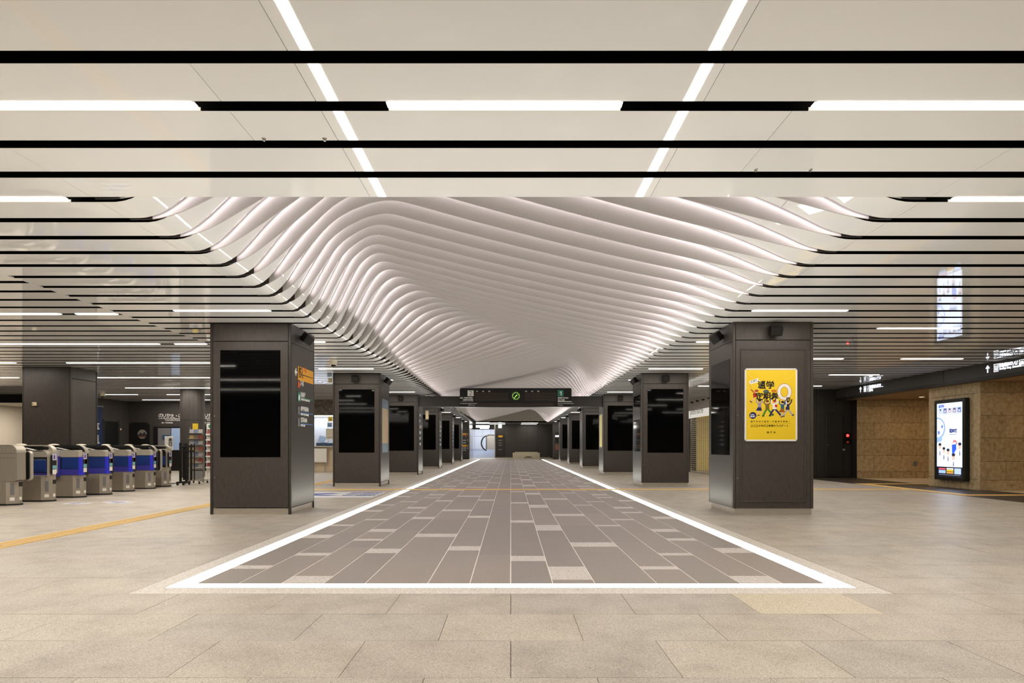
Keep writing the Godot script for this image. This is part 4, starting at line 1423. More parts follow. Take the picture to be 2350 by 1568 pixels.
func build_gates() -> void:
	var names := ["plain steel end unit of the ticket gates, cut by the picture's left edge", "steel ticket gate with a square blue flap, second from the front", "ticket gate with a black hoop, third from the front of the row", "ticket gate with a black hoop, fourth from the front of the row", "ticket gate with a black hoop, fifth from the front of the row", "ticket gate with a black hoop, sixth from the front, beside the last gate", "last ticket gate, with a small square blue flap, beside the black folding barrier"]
	var kinds := ["plain", "square", "hoop", "hoop", "hoop", "hoop", "square"]
	var ds := [12.45, 13.28, 14.30, 15.12, 16.18, 17.2, 18.12]
	var xs := [-8.90, -8.84, -8.88, -8.82, -8.90, -8.93, -9.0]
	for i in 7:
		gate(i, kinds[i], ds[i], xs[i], names[i])

# ------------------------------------------------------------------ left side: corner behind the gates
func build_left_area() -> void:
	var w := struct("wall_left_corner")
	bx(w, "cladding", "laminate_wall", -16.8, -16.6, 0, CEIL + 0.1, 25.6, 29.8, 0.0)
	for i in 6:
		bx(w, "cladding_panel", "laminate_wall", -16.6, -16.585, 0.02, CEIL, 25.62 + 0.68 * i, 25.62 + 0.68 * i + 0.67, 0.003)
	w = struct("wall_left_back")
	bx(w, "cladding", "laminate_wall", -16.6, -6.1, 0, CEIL + 0.1, 29.7, 29.9)
	for i in 8:
		if i == 4: continue
		bx(w, "cladding_panel", "laminate_wall", -16.58 + 0.9 * i, -16.58 + 0.9 * i + 0.89, 0.02 if i < 1 or i > 5 else 1.91, CEIL, 29.685, 29.7, 0.003)
	bx(w, "cladding_panel", "laminate_wall", -12.98, -12.09, 1.91, CEIL, 29.685, 29.7, 0.003)
	w = struct("wall_left_aisle")
	bx(w, "cladding", "laminate_wall", -6.3, -6.1, 0, CEIL + 0.1, 31.0, 57)
	# header over the bright passage at the far left
	w = struct("trim_1")
	bx(w, "header", "black_satin", -21, -16.6, 2.69, CEIL + 0.1, 25.4, 25.7)
	w = struct("wall_left_passage")
	bx(w, "plaster", "wall_pale", -21, -16.8, 0, CEIL + 0.5, 33, 33.2)
	bx(w, "soffit", "wall_pale", -21, -16.8, 2.75, 2.8, 25.7, 33)
	bx(w, "dado_rail", "grey_mid", -21, -16.8, 1.26, 1.32, 32.94, 33)
	for i in 10:
		bx(w, "panel_joint", "grey_mid", -20.9 + 0.42 * i, -20.8 + 0.42 * i, 1.18, 1.26, 32.97, 33)
	var dl := thing("downlight", "small round downlight in the pale passage at the far left", "ceiling light", Vector3(-19.2, 2.745, -28))
	var lm := Mb.new()
	lm.lathe([Vector2(0.0, -0.004), Vector2(0.07, -0.004), Vector2(0.09, 0.01)], 16)
	put(dl, "lens", lm.done(), "lamp_glow")
	area(dl, Vector3(-19.2, 2.735, -28.0), 0.5, 0.5, Vector3.DOWN, 60.0, Color(1, 0.95, 0.88))
	# doors
	var dr := struct("door_1")
	bx(dr, "leaf", "black", -16.6, -16.57, 0.02, 2.1, 27.85, 28.85, 0.004)
	bx(dr, "frame", "post_dark", -16.6, -16.56, 0.0, 2.18, 27.75, 27.85, 0.004)
	bx(dr, "frame", "post_dark", -16.6, -16.56, 0.0, 2.18, 28.85, 28.95, 0.004)
	bx(dr, "handle", "amber_lit", -16.57, -16.54, 1.75, 1.82, 28.97, 29.0)
	# rounded dark niche with a round picture
	var ni := thing("niche_panel", "black round-cornered panel on the back wall beyond the gates, with a round picture", "wall panel", Vector3(-16.13, 0, -29.68))
	var o := PackedVector2Array([Vector2(-0.44, 0), Vector2(0.44, 0)])
	arc(o, Vector2(0.29, 1.95), 0.15, 0, PI / 2, 6)
	arc(o, Vector2(-0.29, 1.95), 0.15, PI / 2, PI, 6)
	var b := Mb.new()
	b.prism(o, -0.0, 0.03)
	put(ni, "panel", b.done(), "black")
	var im := Image.create(96, 96, false, Image.FORMAT_RGB8)
	im.fill(Color(0.55, 0.53, 0.50))
	paint_poly(im, [Vector2(0, 60), Vector2(30, 30), Vector2(50, 48), Vector2(70, 22), Vector2(96, 55), Vector2(96, 66), Vector2(0, 66)], Color(0.2, 0.2, 0.2))
	paint_poly(im, [Vector2(0, 66), Vector2(96, 66), Vector2(96, 80), Vector2(0, 78)], Color(0.42, 0.25, 0.2))
	var disc := Mb.new()
	for i in 28:
		var a := TAU * i / 28
		var c := TAU * (i + 1) / 28
		var va := Vector3(cos(a), sin(a), 0)
		var vc := Vector3(cos(c), sin(c), 0)
		disc.v.append_array(PackedVector3Array([Vector3.ZERO, vc * 0.2, va * 0.2]))
		disc.n.append_array(PackedVector3Array([Vector3.BACK, Vector3.BACK, Vector3.BACK]))
		disc.uv.append_array(PackedVector2Array([Vector2(0.5, 0.5), Vector2(0.5 + vc.x / 2, 0.5 - vc.y / 2), Vector2(0.5 + va.x / 2, 0.5 - va.y / 2)]))
	im.generate_mipmaps()
	mat("round_picture", Color.WHITE, 0.4).albedo_texture = ImageTexture.create_from_image(im)
	put(ni, "round_picture", disc.done(), "round_picture", Vector3(0.13, 1.59, 0.033))
	# fare adjustment machines: a lit recess with two signs above
	var rc := thing("fare_machine_recess", "recessed bank of fare machines under the white lettering on the back wall", "fare machine", Vector3(-13.5, 0, -29.7))
	bx(rc, "frame", "black_satin", -15.5, -11.4, 0.0, 1.9, 29.62, 29.69, 0.006)
	bx(rc, "screen_band", "grey_mid", -15.3, -14.75, 0.9, 1.85, 29.60, 29.63, 0.006)
	bx(rc, "screen", "desk_blue", -15.1, -14.8, 1.35, 1.55, 29.58, 29.61, 0.004)
	bx(rc, "lit_panel", "paper_blue", -14.72, -14.3, 0.9, 1.85, 29.60, 29.63, 0.006)
	for q in [[-15.3, "first"], [-13.48, "second"]]:
		var t := thing("wall_lettering", "white fare adjustment lettering on the dark back wall, %s one" % ("left of the round column" if q[1] == "first" else "right of the round column"), "sign", Vector3(q[0], 2.3, -29.68))
		var x: float = q[0]
		write(t, strokes("のりかえ・のりこし", 0.165, 0.15, 0.04), "white_text", Vector3(x, 2.31, -29.682))
		bx(t, "rule", "white_text", x, x + 1.56, 2.262, 2.28, 29.678, 29.684)
		write(t, latin("Transfer/Fare Adjustment", 0.08), "white_text", Vector3(x + 0.26, 2.14, -29.682))
		write(t, strokes("新本・中央車料校通", 0.05, 0.17, 0.06), "white_text", Vector3(x + 0.13, 2.06, -29.682))
	# blue banner
	var bn := thing("blue_banner", "tall dark blue banner with white letters on the side wall behind the square column", "banner", Vector3(-16.55, 0.6, -27.5))
	bx(bn, "cloth", "banner_blue", -16.57, -16.55, 0.7, 2.66, 27.05, 27.7, 0.003)
	bx(bn, "top_rail", "grey_light", -16.575, -16.54, 2.66, 2.69, 27.0, 27.75)
	write(bn, strokes("車", 0.3, 0.14), "white_text", Vector3(-16.548, 1.7, -27.15), Vector3(0, 0, -1))
	write(bn, strokes("通", 0.3, 0.14), "white_text", Vector3(-16.548, 1.2, -27.15), Vector3(0, 0, -1))
	write(bn, strokes("内", 0.3, 0.14), "white_text", Vector3(-16.548, 0.85, -27.15), Vector3(0, 0, -1))
	# square column behind the gates
	var c := thing("column", "plain dark square column behind the ticket gates at the left", "column", Vector3(-11.28, 0, -17.2))
	bx(c, "core", "groove", -11.85, -10.72, 0, CEIL - 0.003, 16.63, 17.63)
	for q in [[-11.87, -10.70, 16.6, 16.62], [-11.87, -10.70, 17.64, 17.66]]:
		bx(c, "face_panel", "laminate", q[0] + 0.03, q[1] - 0.03, 0.1, CEIL - 0.002, q[2], q[3], 0.004)
	for q in [[-11.87, -11.85], [-10.72, -10.70]]:
		bx(c, "side_panel", "laminate", q[0], q[1], 0.1, 2.72, 16.65, 17.62, 0.004)
		bx(c, "header_panel", "laminate", q[0], q[1], 2.73, CEIL - 0.002, 16.65, 17.62, 0.004)
	for a in [-11.875, -10.735]:
		for e in [16.595, 17.635]:
			bx(c, "corner_post", "post_dark", a, a + 0.04, 0, CEIL - 0.002, e, e + 0.04, 0.004)
	var sw := thing("wall_switch", "small cream switch box on the plain square column behind the gates", "switch", Vector3(-11.57, 2.0, -16.59))
	bx(sw, "plate", "beige_box", -11.62, -11.51, 2.05, 2.14, 16.565, 16.6, 0.008)
	bx(sw, "rocker", "shop_olive", -11.60, -11.585, 2.07, 2.12, 16.56, 16.57, 0.002)
	# round column
	var rcx := -10.95
	var rd := 23.5
	var rt := thing("round_column", "round dark column clad in narrow upright panels, beyond the gates", "column", Vector3(rcx, 0, -rd))
	var core := Mb.new()
	core.lathe([Vector2(0.38, 0.0), Vector2(0.38, CEIL - 0.003)], 32)
	put(rt, "core", core.done(), "groove")
	for i in 18:
		for q in [[0.02, 1.95], [1.96, CEIL - 0.003]]:
			var p := Mb.new()
			var a0 := TAU * (i + 0.015) / 18
			var prof := [Vector2(0.39, q[0]), Vector2(0.39, q[1])]
			p.lathe(prof, 3, Vector3.ZERO, TAU * 0.97 / 18)
			var pn := put(rt, "cladding_panel", p.done(), "laminate_wall")
			pn.rotation.y = a0
	# folding barrier
	var fb := thing("folding_barrier", "black folding steel barrier pushed together beside the last ticket gate", "barrier", Vector3(-8.95, 0, -18.8))
	for x in [-9.09, -8.93]:
		bx(fb, "post", "black", x - 0.026, x + 0.026, 0.06, 1.17, 18.77, 18.83, 0.006)
		bx(fb, "foot", "black", x - 0.03, x + 0.03, 0.05, 0.10, 18.6, 19.0, 0.006)
		for dd in [18.63, 18.97]:
			var wl := Mb.new()
			wl.tube(Vector3(-0.015, 0, 0), Vector3(0.015, 0, 0), 0.04, 14)
			put(fb, "castor", wl.done(), "black", Vector3(x, 0.04, -dd) - org(fb))
	for i in 8:
		var x := -9.07 + 0.05 * i
		bx(fb, "upright_bar", "black_satin", x - 0.014, x + 0.014, 0.14, 1.13, 18.76 + 0.05 * (i % 2), 18.785 + 0.05 * (i % 2), 0.004)
	for y in [0.94, 1.06]:
		bx(fb, "link_bar", "black", -9.1, -8.70, y - 0.02, y + 0.02, 18.74, 18.76, 0.004)
	# counter sign stand
	var sg := thing("notice_stand", "white upright notice with black characters behind the last ticket gate", "sign", Vector3(-9.76, 0, -19.5))
	bx(sg, "pole", "steel_bright", -9.765, -9.735, 0.02, 1.0, 19.5, 19.53)
	bx(sg, "base_plate", "black_satin", -9.95, -9.55, 0.0, 0.02, 19.3, 19.7, 0.005)
	bx(sg, "board", "white", -9.87, -9.64, 0.95, 1.35, 19.47, 19.5, 0.008)
	write(sg, strokes("本", 0.10, 0.16), "ink", Vector3(-9.75, 1.20, -19.468))
	write(sg, strokes("日", 0.10, 0.16), "ink", Vector3(-9.75, 1.08, -19.468))
	# brochure racks
	rack(-9.02, 19.6, "wire", "silver wire rack of leaflets with a yellow card on top, by the folding barrier")
	rack(-8.90, 20.6, "white", "white framed leaflet rack partly hidden behind the first left column")

func rack(x: float, d: float, kind: String, label: String) -> void:
	var t := thing("leaflet_rack", label, "leaflet rack", Vector3(x, 0, -d))
	var w := 0.2 if kind == "wire" else 0.26
	var frame := "steel_bright" if kind == "wire" else "white"
	for s in [-1, 1]:
		bx(t, "upright", frame, x + s * w - 0.014, x + s * w + 0.014, 0.08, 1.62 if kind == "wire" else 1.75, d - 0.01, d + 0.02, 0.004)
		bx(t, "foot", frame, x + s * w - 0.02, x + s * w + 0.02, 0.07, 0.10, d - 0.28, d + 0.28, 0.004)
		for e in [-0.26, 0.26]:
			var c := Mb.new()
			c.tube(Vector3(-0.012, 0, 0), Vector3(0.012, 0, 0), 0.035, 12)
			put(t, "castor", c.done(), "black", Vector3(s * w, 0.035, e))
	bx(t, "cross_bar", frame, x - w, x + w, 0.08, 0.11, d - 0.01, d + 0.02, 0.004)
	if kind == "white":
		bx(t, "back_board", "white", x - w, x + w, 0.3, 1.75, d + 0.02, d + 0.03, 0.004)
		bx(t, "title_board", "white", x - w, x + w, 1.58, 1.75, d - 0.02, d + 0.02, 0.004)
		var lf := Mb.new()
		lf.tube(Vector3.ZERO, Vector3(0, 0, 0.004), 0.05, 16)
		put(t, "logo", lf.done(), "sign_green", Vector3(-0.16, 1.665, 0.021))
		write(t, latin("f", 0.06), "ink", Vector3(x - 0.08, 1.63, -d + 0.021))
	var n := 0
	for i in 7:
		var y := 0.42 + 0.165 * i
		bx(t, "shelf", frame, x - w, x + w, y - 0.012, y - 0.004, d - 0.09, d + 0.01, 0.002)
		bx(t, "shelf_lip", frame, x - w, x + w, y - 0.01, y + 0.035, d - 0.095, d - 0.088, 0.002)
		for j in 3:
			var xx := x - w + 0.02 + j * (w * 2.0 - 0.02) / 3.0
			var l := thing("leaflet", "%s leaflet standing in the %s rack, shelf %s from the bottom, %s" % [["grey", "red", "blue", "ochre", "white", "brown"][(i * 3 + j * 2 + (0 if kind == "wire" else 1)) % 6], "silver wire" if kind == "wire" else "white framed", ordinal(i), ["left", "middle", "right"][j]], "leaflet", Vector3(xx, y - 0.004, -d + 0.03), "leaflets in the racks")
			var b := Mb.new()
			b.cbox(Vector3(0, 0, -0.006), Vector3(w * 0.6, 0.15, 0.006), 0.001)
			var o := put(l, "cover", b.done(), "leaflet_%d" % ((i * 3 + j * 2 + (0 if kind == "wire" else 1)) % 6), Vector3(0, 0, 0.03))
			o.rotation.x = -0.22
			n += 1
	if kind == "wire":
		bx(t, "top_card", "paper_yellow", x - 0.10, x + 0.06, 1.52, 1.72, d - 0.03, d - 0.024, 0.001)
		bx(t, "bottom_holder", "grey_light", x - 0.2, x + 0.2, 0.12, 0.36, d - 0.06, d - 0.05, 0.003)

# ------------------------------------------------------------------ right side: fascia, stone walls, lit advert
func stone_wall(w: Node3D, facing: String, a0: float, a1: float, at: float, ys: Array, step: float) -> void:
	# stone slabs on a face: facing "z" (towards the camera, at depth at) or "x" (towards -x, at x = at)
	for r in ys.size() - 1:
		var off := 0.0 if r % 2 == 0 else step * 0.5
		var x := a0 - off
		while x < a1:
			var p := maxf(x, a0)
			var q := minf(x + step, a1)
			if q - p > 0.03:
				var m := "travertine_%d" % rng.randi_range(0, 2)
				var pr := rng.randf_range(0.0, 0.003)
				if facing == "z":
					bx(w, "stone_slab", m, p + 0.003, q - 0.003, ys[r] + 0.003, ys[r + 1] - 0.003, at - 0.02 - pr, at + 0.02, 0.003)
				else:
					bx(w, "stone_slab", m, at - 0.02 - pr, at + 0.02, ys[r] + 0.003, ys[r + 1] - 0.003, p + 0.003, q - 0.003, 0.003)
			x += step

func build_right_area() -> void:
	var lowc := 2.63
	# dark wall with a door, left of the stone wall
	var w := struct("wall_right_dark")
	bx(w, "cladding", "wall_charcoal", 7.4, 11.6, 0, CEIL + 0.1, 23.25, 23.5)
	for q in [[9.0, 9.75], [9.77, 10.4], [10.42, 11.1], [11.12, 11.58]]:
		bx(w, "cladding_panel", "wall_charcoal", q[0], q[1], 0.02, CEIL, 23.23, 23.25, 0.004)
	var dr := struct("door_2")
	bx(dr, "leaf", "door_charcoal", 10.72, 11.28, 0.02, 2.2, 23.19, 23.24, 0.006)
	bx(dr, "handle", "steel_bright", 10.76, 10.79, 1.08, 1.14, 23.16, 23.19, 0.006)
	var fa := thing("fire_alarm", "fire alarm box with a glowing red lamp on the dark wall at the right", "fire alarm", Vector3(11.45, 1.3, -23.2))
	bx(fa, "plate", "black_satin", 11.30, 11.57, 1.15, 1.52, 23.2, 23.23, 0.006)
	var rl := Mb.new()
	rl.lathe([Vector2(0.05, 0.0), Vector2(0.045, 0.02), Vector2(0.02, 0.035), Vector2(0.0, 0.038)], 14)
	var ro := put(fa, "red_lamp", rl.done(), "red_lit", Vector3(0, 0.13, 0.0))
	ro.rotation.x = PI / 2
	bx(fa, "button_plate", "sign_orange", 11.41, 11.49, 1.17, 1.24, 23.19, 23.2, 0.003)
	bx(fa, "socket", "grey_light", 11.28, 11.36, 0.92, 0.98, 23.19, 23.23, 0.004)
	# stone wall beyond the passage
	w = struct("wall_right_stone")
	bx(w, "backing", "groove", 11.6, 17.8, 0, lowc + 0.2, 22.92, 23.4)
	stone_wall(w, "z", 11.62, 17.8, 22.92, [0.0, 0.22, 0.76, 1.30, 1.85, 2.40, lowc], 1.14)
	bx(w, "outlet", "grey_mid", 13.5, 13.62, 0.42, 0.56, 22.87, 22.91, 0.006)
	# the stone pillar
	w = struct("wall_right_pillar")
	bx(w, "backing", "groove", 11.36, 17.8, 0, lowc + 0.2, 16.52, 18.5)
	stone_wall(w, "x", 16.5, 18.52, 11.36, [0.0, 0.26, 2.36, lowc], 0.9)
	stone_wall(w, "z", 11.34, 17.8, 16.52, [0.0, 0.25, 0.70, 1.27, 1.82, 2.37, lowc], 1.25)
	# low ceiling of the passage and the black sign fascia
	w = struct("ceiling_passage")
	bx(w, "soffit", "soffit_tan", 11.08, 17.8, lowc, lowc + 0.05, 2.0, 23.3)
	w = struct("trim_2")
	bx(w, "fascia", "beam_dark", 11.04, 11.3, lowc - 0.004, CEIL + 0.05, 2.0, 22.4, 0.005)
	bx(w, "fascia_end", "beam_dark", 11.04, 11.3, lowc - 0.004, CEIL + 0.05, 22.41, 23.2, 0.005)
	for d in [17.4, 12.4]:
		bx(w, "joint", "black", 11.036, 11.05, lowc, CEIL, d, d + 0.05)
	bx(w, "lower_lip", "black", 11.03, 11.06, lowc - 0.01, lowc + 0.06, 2.0, 23.2)
	# downlights in the passage
	var n := 0
	for p in [[13.0, 21.6], [13.9, 20.6], [14.9, 21.8], [12.9, 14.9], [15.2, 15.2], [12.9, 11.5], [12.9, 8.0]]:
		var t := thing("downlight", "round warm downlight in the low passage ceiling, %s of those at the right" % ordinal(n), "ceiling light", Vector3(p[0], lowc, -p[1]), "passage downlights")
		var lm := Mb.new()
		lm.lathe([Vector2(0.0, -0.004), Vector2(0.075, -0.004)], 18)
		var lo := put(t, "lens", lm.done(), "down_glow")
		lo.name = "lens"
		var rim := Mb.new()
		rim.lathe([Vector2(0.075, -0.004), Vector2(0.09, -0.008), Vector2(0.10, 0.0)], 18)
		put(t, "rim", rim.done(), "white")
		area(t, Vector3(p[0], lowc - 0.012, -p[1]), 0.13, 0.13, Vector3.DOWN, 70.0, Color(1.0, 0.84, 0.64))
		n += 1
	# lit signs on the fascia (writing runs towards the camera when seen from the hall)
	var r := Vector3(0, 0, 1)
	var fx := 11.035
	for q in [[0, 15.86, "lit railway sign with an up arrow on the black fascia, right of the advert's top"], [1, 21.6, "smaller lit railway sign with an up arrow at the far end of the black fascia"], [2, 14.82, "lit sign cut by the picture's right edge on the black fascia"]]:
		var d: float = q[1]
		var t := thing("lit_sign", q[2], "sign", Vector3(fx, 2.7, -d))
		if q[0] < 2:
			var ar := Mb.new()
			ar.prism(PackedVector2Array([Vector2(0.065, 0.0), Vector2(0.105, 0.0), Vector2(0.105, 0.16), Vector2(0.145, 0.12), Vector2(0.17, 0.145), Vector2(0.085, 0.23), Vector2(0.0, 0.145), Vector2(0.025, 0.12), Vector2(0.065, 0.16)]), 0, 0.004)
			write(t, ar.done(), "text_lit", Vector3(fx, 2.77, -d), r, Vector3.UP, "light_arrow").scale = Vector3(0.75, 0.75, 1)
			var x := 0.27
			var fr := Mb.new()
			for b in [[0, 0, 0.16, 0.014], [0, 0.206, 0.16, 0.22], [0, 0, 0.014, 0.22], [0.146, 0, 0.16, 0.22], [0.045, 0.06, 0.115, 0.075], [0.045, 0.06, 0.058, 0.17], [0.102, 0.06, 0.115, 0.17], [0.045, 0.155, 0.115, 0.17], [0.045, 0.10, 0.115, 0.115], [0.05, 0.03, 0.065, 0.06], [0.095, 0.03, 0.11, 0.06]]:
				fr.box(Vector3(b[0], b[1], 0), Vector3(b[2], b[3], 0.004))
			write(t, fr.done(), "text_lit", Vector3(fx, 2.765, -d + x), r, Vector3.UP, "light_pictogram").scale = Vector3(0.85, 0.8, 1)
			if q[0] == 0:
				write(t, strokes("阪急電車のりば", 0.078, 0.13, 0.03), "text_lit", Vector3(fx, 2.855, -d + x + 0.17), r, Vector3.UP, "light_lettering")
				write(t, latin("Hankyu Rwy. Entrance", 0.044, true), "text_lit", Vector3(fx, 2.78, -d + x + 0.17), r, Vector3.UP, "light_lettering")
			else:
				for e in [[2.86, "1 阪急電車のりば 車", 0.075], [2.75, "1 神戸市", 0.07]]:
					write(t, strokes(e[1], e[2], 0.15, 0.03), "text_lit", Vector3(fx, e[0], -d + x + 0.2), r, Vector3.UP, "light_lettering")
				var ru := Mb.new()
				ru.box(Vector3(0, 0, 0), Vector3(0.9, 0.012, 0.004))
				write(t, ru.done(), "text_lit", Vector3(fx, 2.838, -d + x + 0.2), r, Vector3.UP, "light_rule")
		else:
			var fr := Mb.new()
			for b in [[0, 0, 0.26, 0.015], [0, 0.205, 0.26, 0.22], [0, 0, 0.015, 0.22], [0.245, 0, 0.26, 0.22], [0.04, 0.05, 0.22, 0.11], [0.06, 0.11, 0.2, 0.17]]:
				fr.box(Vector3(b[0], b[1], 0), Vector3(b[2], b[3], 0.004))
			write(t, fr.done(), "text_lit", Vector3(fx, 2.80, -d), r, Vector3.UP, "light_pictogram").scale = Vector3(0.65, 0.65, 1)
	advert()

func advert() -> void:
	var xf := 11.335                                         # pillar face
	var d0 := 16.85
	var d1 := 18.05
	var y0 := 0.20
	var y1 := 2.27
	var t := thing("lit_advert", "large lit advert in a black frame on the stone pillar", "advert screen", Vector3(xf - 0.06, y0, -(d0 + d1) / 2))
	bx(t, "housing", "black", xf - 0.12, xf, y0, y1, d0, d1, 0.01)
	for q in [[y1 - 0.09, y1, d0, d1], [y0, y0 + 0.09, d0, d1], [y0 + 0.09, y1 - 0.09, d0, d0 + 0.09], [y0 + 0.09, y1 - 0.09, d1 - 0.09, d1]]:
		bx(t, "frame_rail", "black_satin", xf - 0.135, xf - 0.12, q[0], q[1], q[2], q[3], 0.004)
	var W := 300
	var H := 560
	var im := Image.create(W, H, false, Image.FORMAT_RGB8)
	im.fill(Color(0.93, 0.95, 1.0))
	var ink := Color(0.20, 0.24, 0.45)
	# band of thumbnails
	for i in 5:
		im.fill_rect(Rect2i(20 + 55 * i, 38, 46, 40), [Color(0.72, 0.78, 0.92), Color(0.55, 0.56, 0.70), Color(0.75, 0.70, 0.74), Color(0.62, 0.60, 0.66), Color(0.50, 0.56, 0.72)][i])
		paint_oval(im, Vector2(42 + 55 * i, 58), Vector2(9, 13), Color(0.85, 0.75, 0.70))
		paint_oval(im, Vector2(42 + 55 * i, 49), Vector2(10, 6), ink)
	im.fill_rect(Rect2i(12, 84, 276, 3), Color(0.6, 0.66, 0.85))
	paint_text(im, "高校学", 20, 12, 20, 4, Color(0.30, 0.40, 0.75))
	# a big plain ring at the left
	paint_oval(im, Vector2(8, 190), Vector2(92, 84), Color(0.55, 0.64, 0.90))
	paint_oval(im, Vector2(6, 188), Vector2(80, 72), Color(0.93, 0.95, 1.0))
	paint_oval(im, Vector2(62, 178), Vector2(12, 13), Color(0.45, 0.52, 0.78))
	paint_oval(im, Vector2(22, 224), Vector2(14, 15), Color(0.45, 0.52, 0.78))
	paint_poly(im, [Vector2(0, 262), Vector2(66, 250), Vector2(60, 290), Vector2(0, 300)], Color(0.60, 0.70, 0.94))
	# title
	paint_text(im, "電車校", 150, 200, 26, 5, ink, 0.1)
	im.fill_rect(Rect2i(150, 238, 80, 3), ink)
	# people in white coats, plain
	for q in [[36, 330, 20], [84, 360, 19], [134, 372, 20], [196, 410, 23], [268, 328, 21]]:
		var x: float = q[0]
		var y: float = q[1]
		paint_poly(im, [Vector2(x - 34, y + 110), Vector2(x - 24, y + 34), Vector2(x + 24, y + 34), Vector2(x + 34, y + 110)], Color(0.97, 0.98, 1.0))
		paint_oval(im, Vector2(x, y), Vector2(q[2] * 0.8, q[2] * 1.15), Color(0.90, 0.72, 0.62))
		paint_oval(im, Vector2(x, y - q[2] * 0.75), Vector2(q[2] * 0.88, q[2] * 0.55), Color(0.16, 0.17, 0.24))
		paint_poly(im, [Vector2(x - 4, y + 36), Vector2(x + 4, y + 36), Vector2(x + 5, y + 66), Vector2(x, y + 74), Vector2(x - 5, y + 66)], Color(0.22, 0.26, 0.50))
	# red and blue accent
	paint_poly(im, [Vector2(178, 318), Vector2(226, 312), Vector2(230, 350), Vector2(200, 385), Vector2(180, 380)], Color(0.20, 0.36, 0.80))
	paint_line(im, [Vector2(196, 300), Vector2(200, 288), Vector2(226, 292), Vector2(232, 312)], 9, Color(0.85, 0.22, 0.24))
	# dark footer with small boxes
	im.fill_rect(Rect2i(0, 486, W, 74), Color(0.04, 0.05, 0.09))
	for q in [[22, 496, 84, 12, Color(0.85, 0.35, 0.38)], [22, 512, 84, 24, Color(0.62, 0.72, 0.86)], [116, 494, 80, 12, Color(0.90, 0.88, 0.82)], [116, 508, 80, 12, Color(0.90, 0.72, 0.12)], [116, 524, 80, 12, Color(0.85, 0.6, 0.3)], [206, 494, 76, 44, Color(0.70, 0.76, 0.90)], [24, 545, 250, 3, Color(0.6, 0.64, 0.72)]]:
		im.fill_rect(Rect2i(q[0], q[1], q[2], q[3]), q[4])
	im.generate_mipmaps()
	var m := mat("advert_print", Color(0.1, 0.1, 0.1), 0.15)
	m.emission_enabled = true
	m.emission_texture = ImageTexture.create_from_image(im)
	m.emission_operator = BaseMaterial3D.EMISSION_OP_MULTIPLY
	m.emission = Color(0.93, 0.96, 1.0)
	m.emission_energy_multiplier = 0.85
	var b := Mb.new()
	var hh := y1 - y0 - 0.18
	b.quad(Vector3(0, 0, -(d1 - 0.09)), Vector3(0, 0, -(d0 + 0.09)), Vector3(0, hh, -(d0 + 0.09)), Vector3(0, hh, -(d1 - 0.09)))
	put(t, "screen", b.done(), "advert_print", Vector3(xf - 0.1225, y0 + 0.09, 0) - org(t))
	area(t, Vector3(xf - 0.128, (y0 + y1) / 2, -(d0 + d1) / 2), 0.9, 1.6, Vector3.LEFT, 0.5, Color(0.8, 0.86, 1.0))

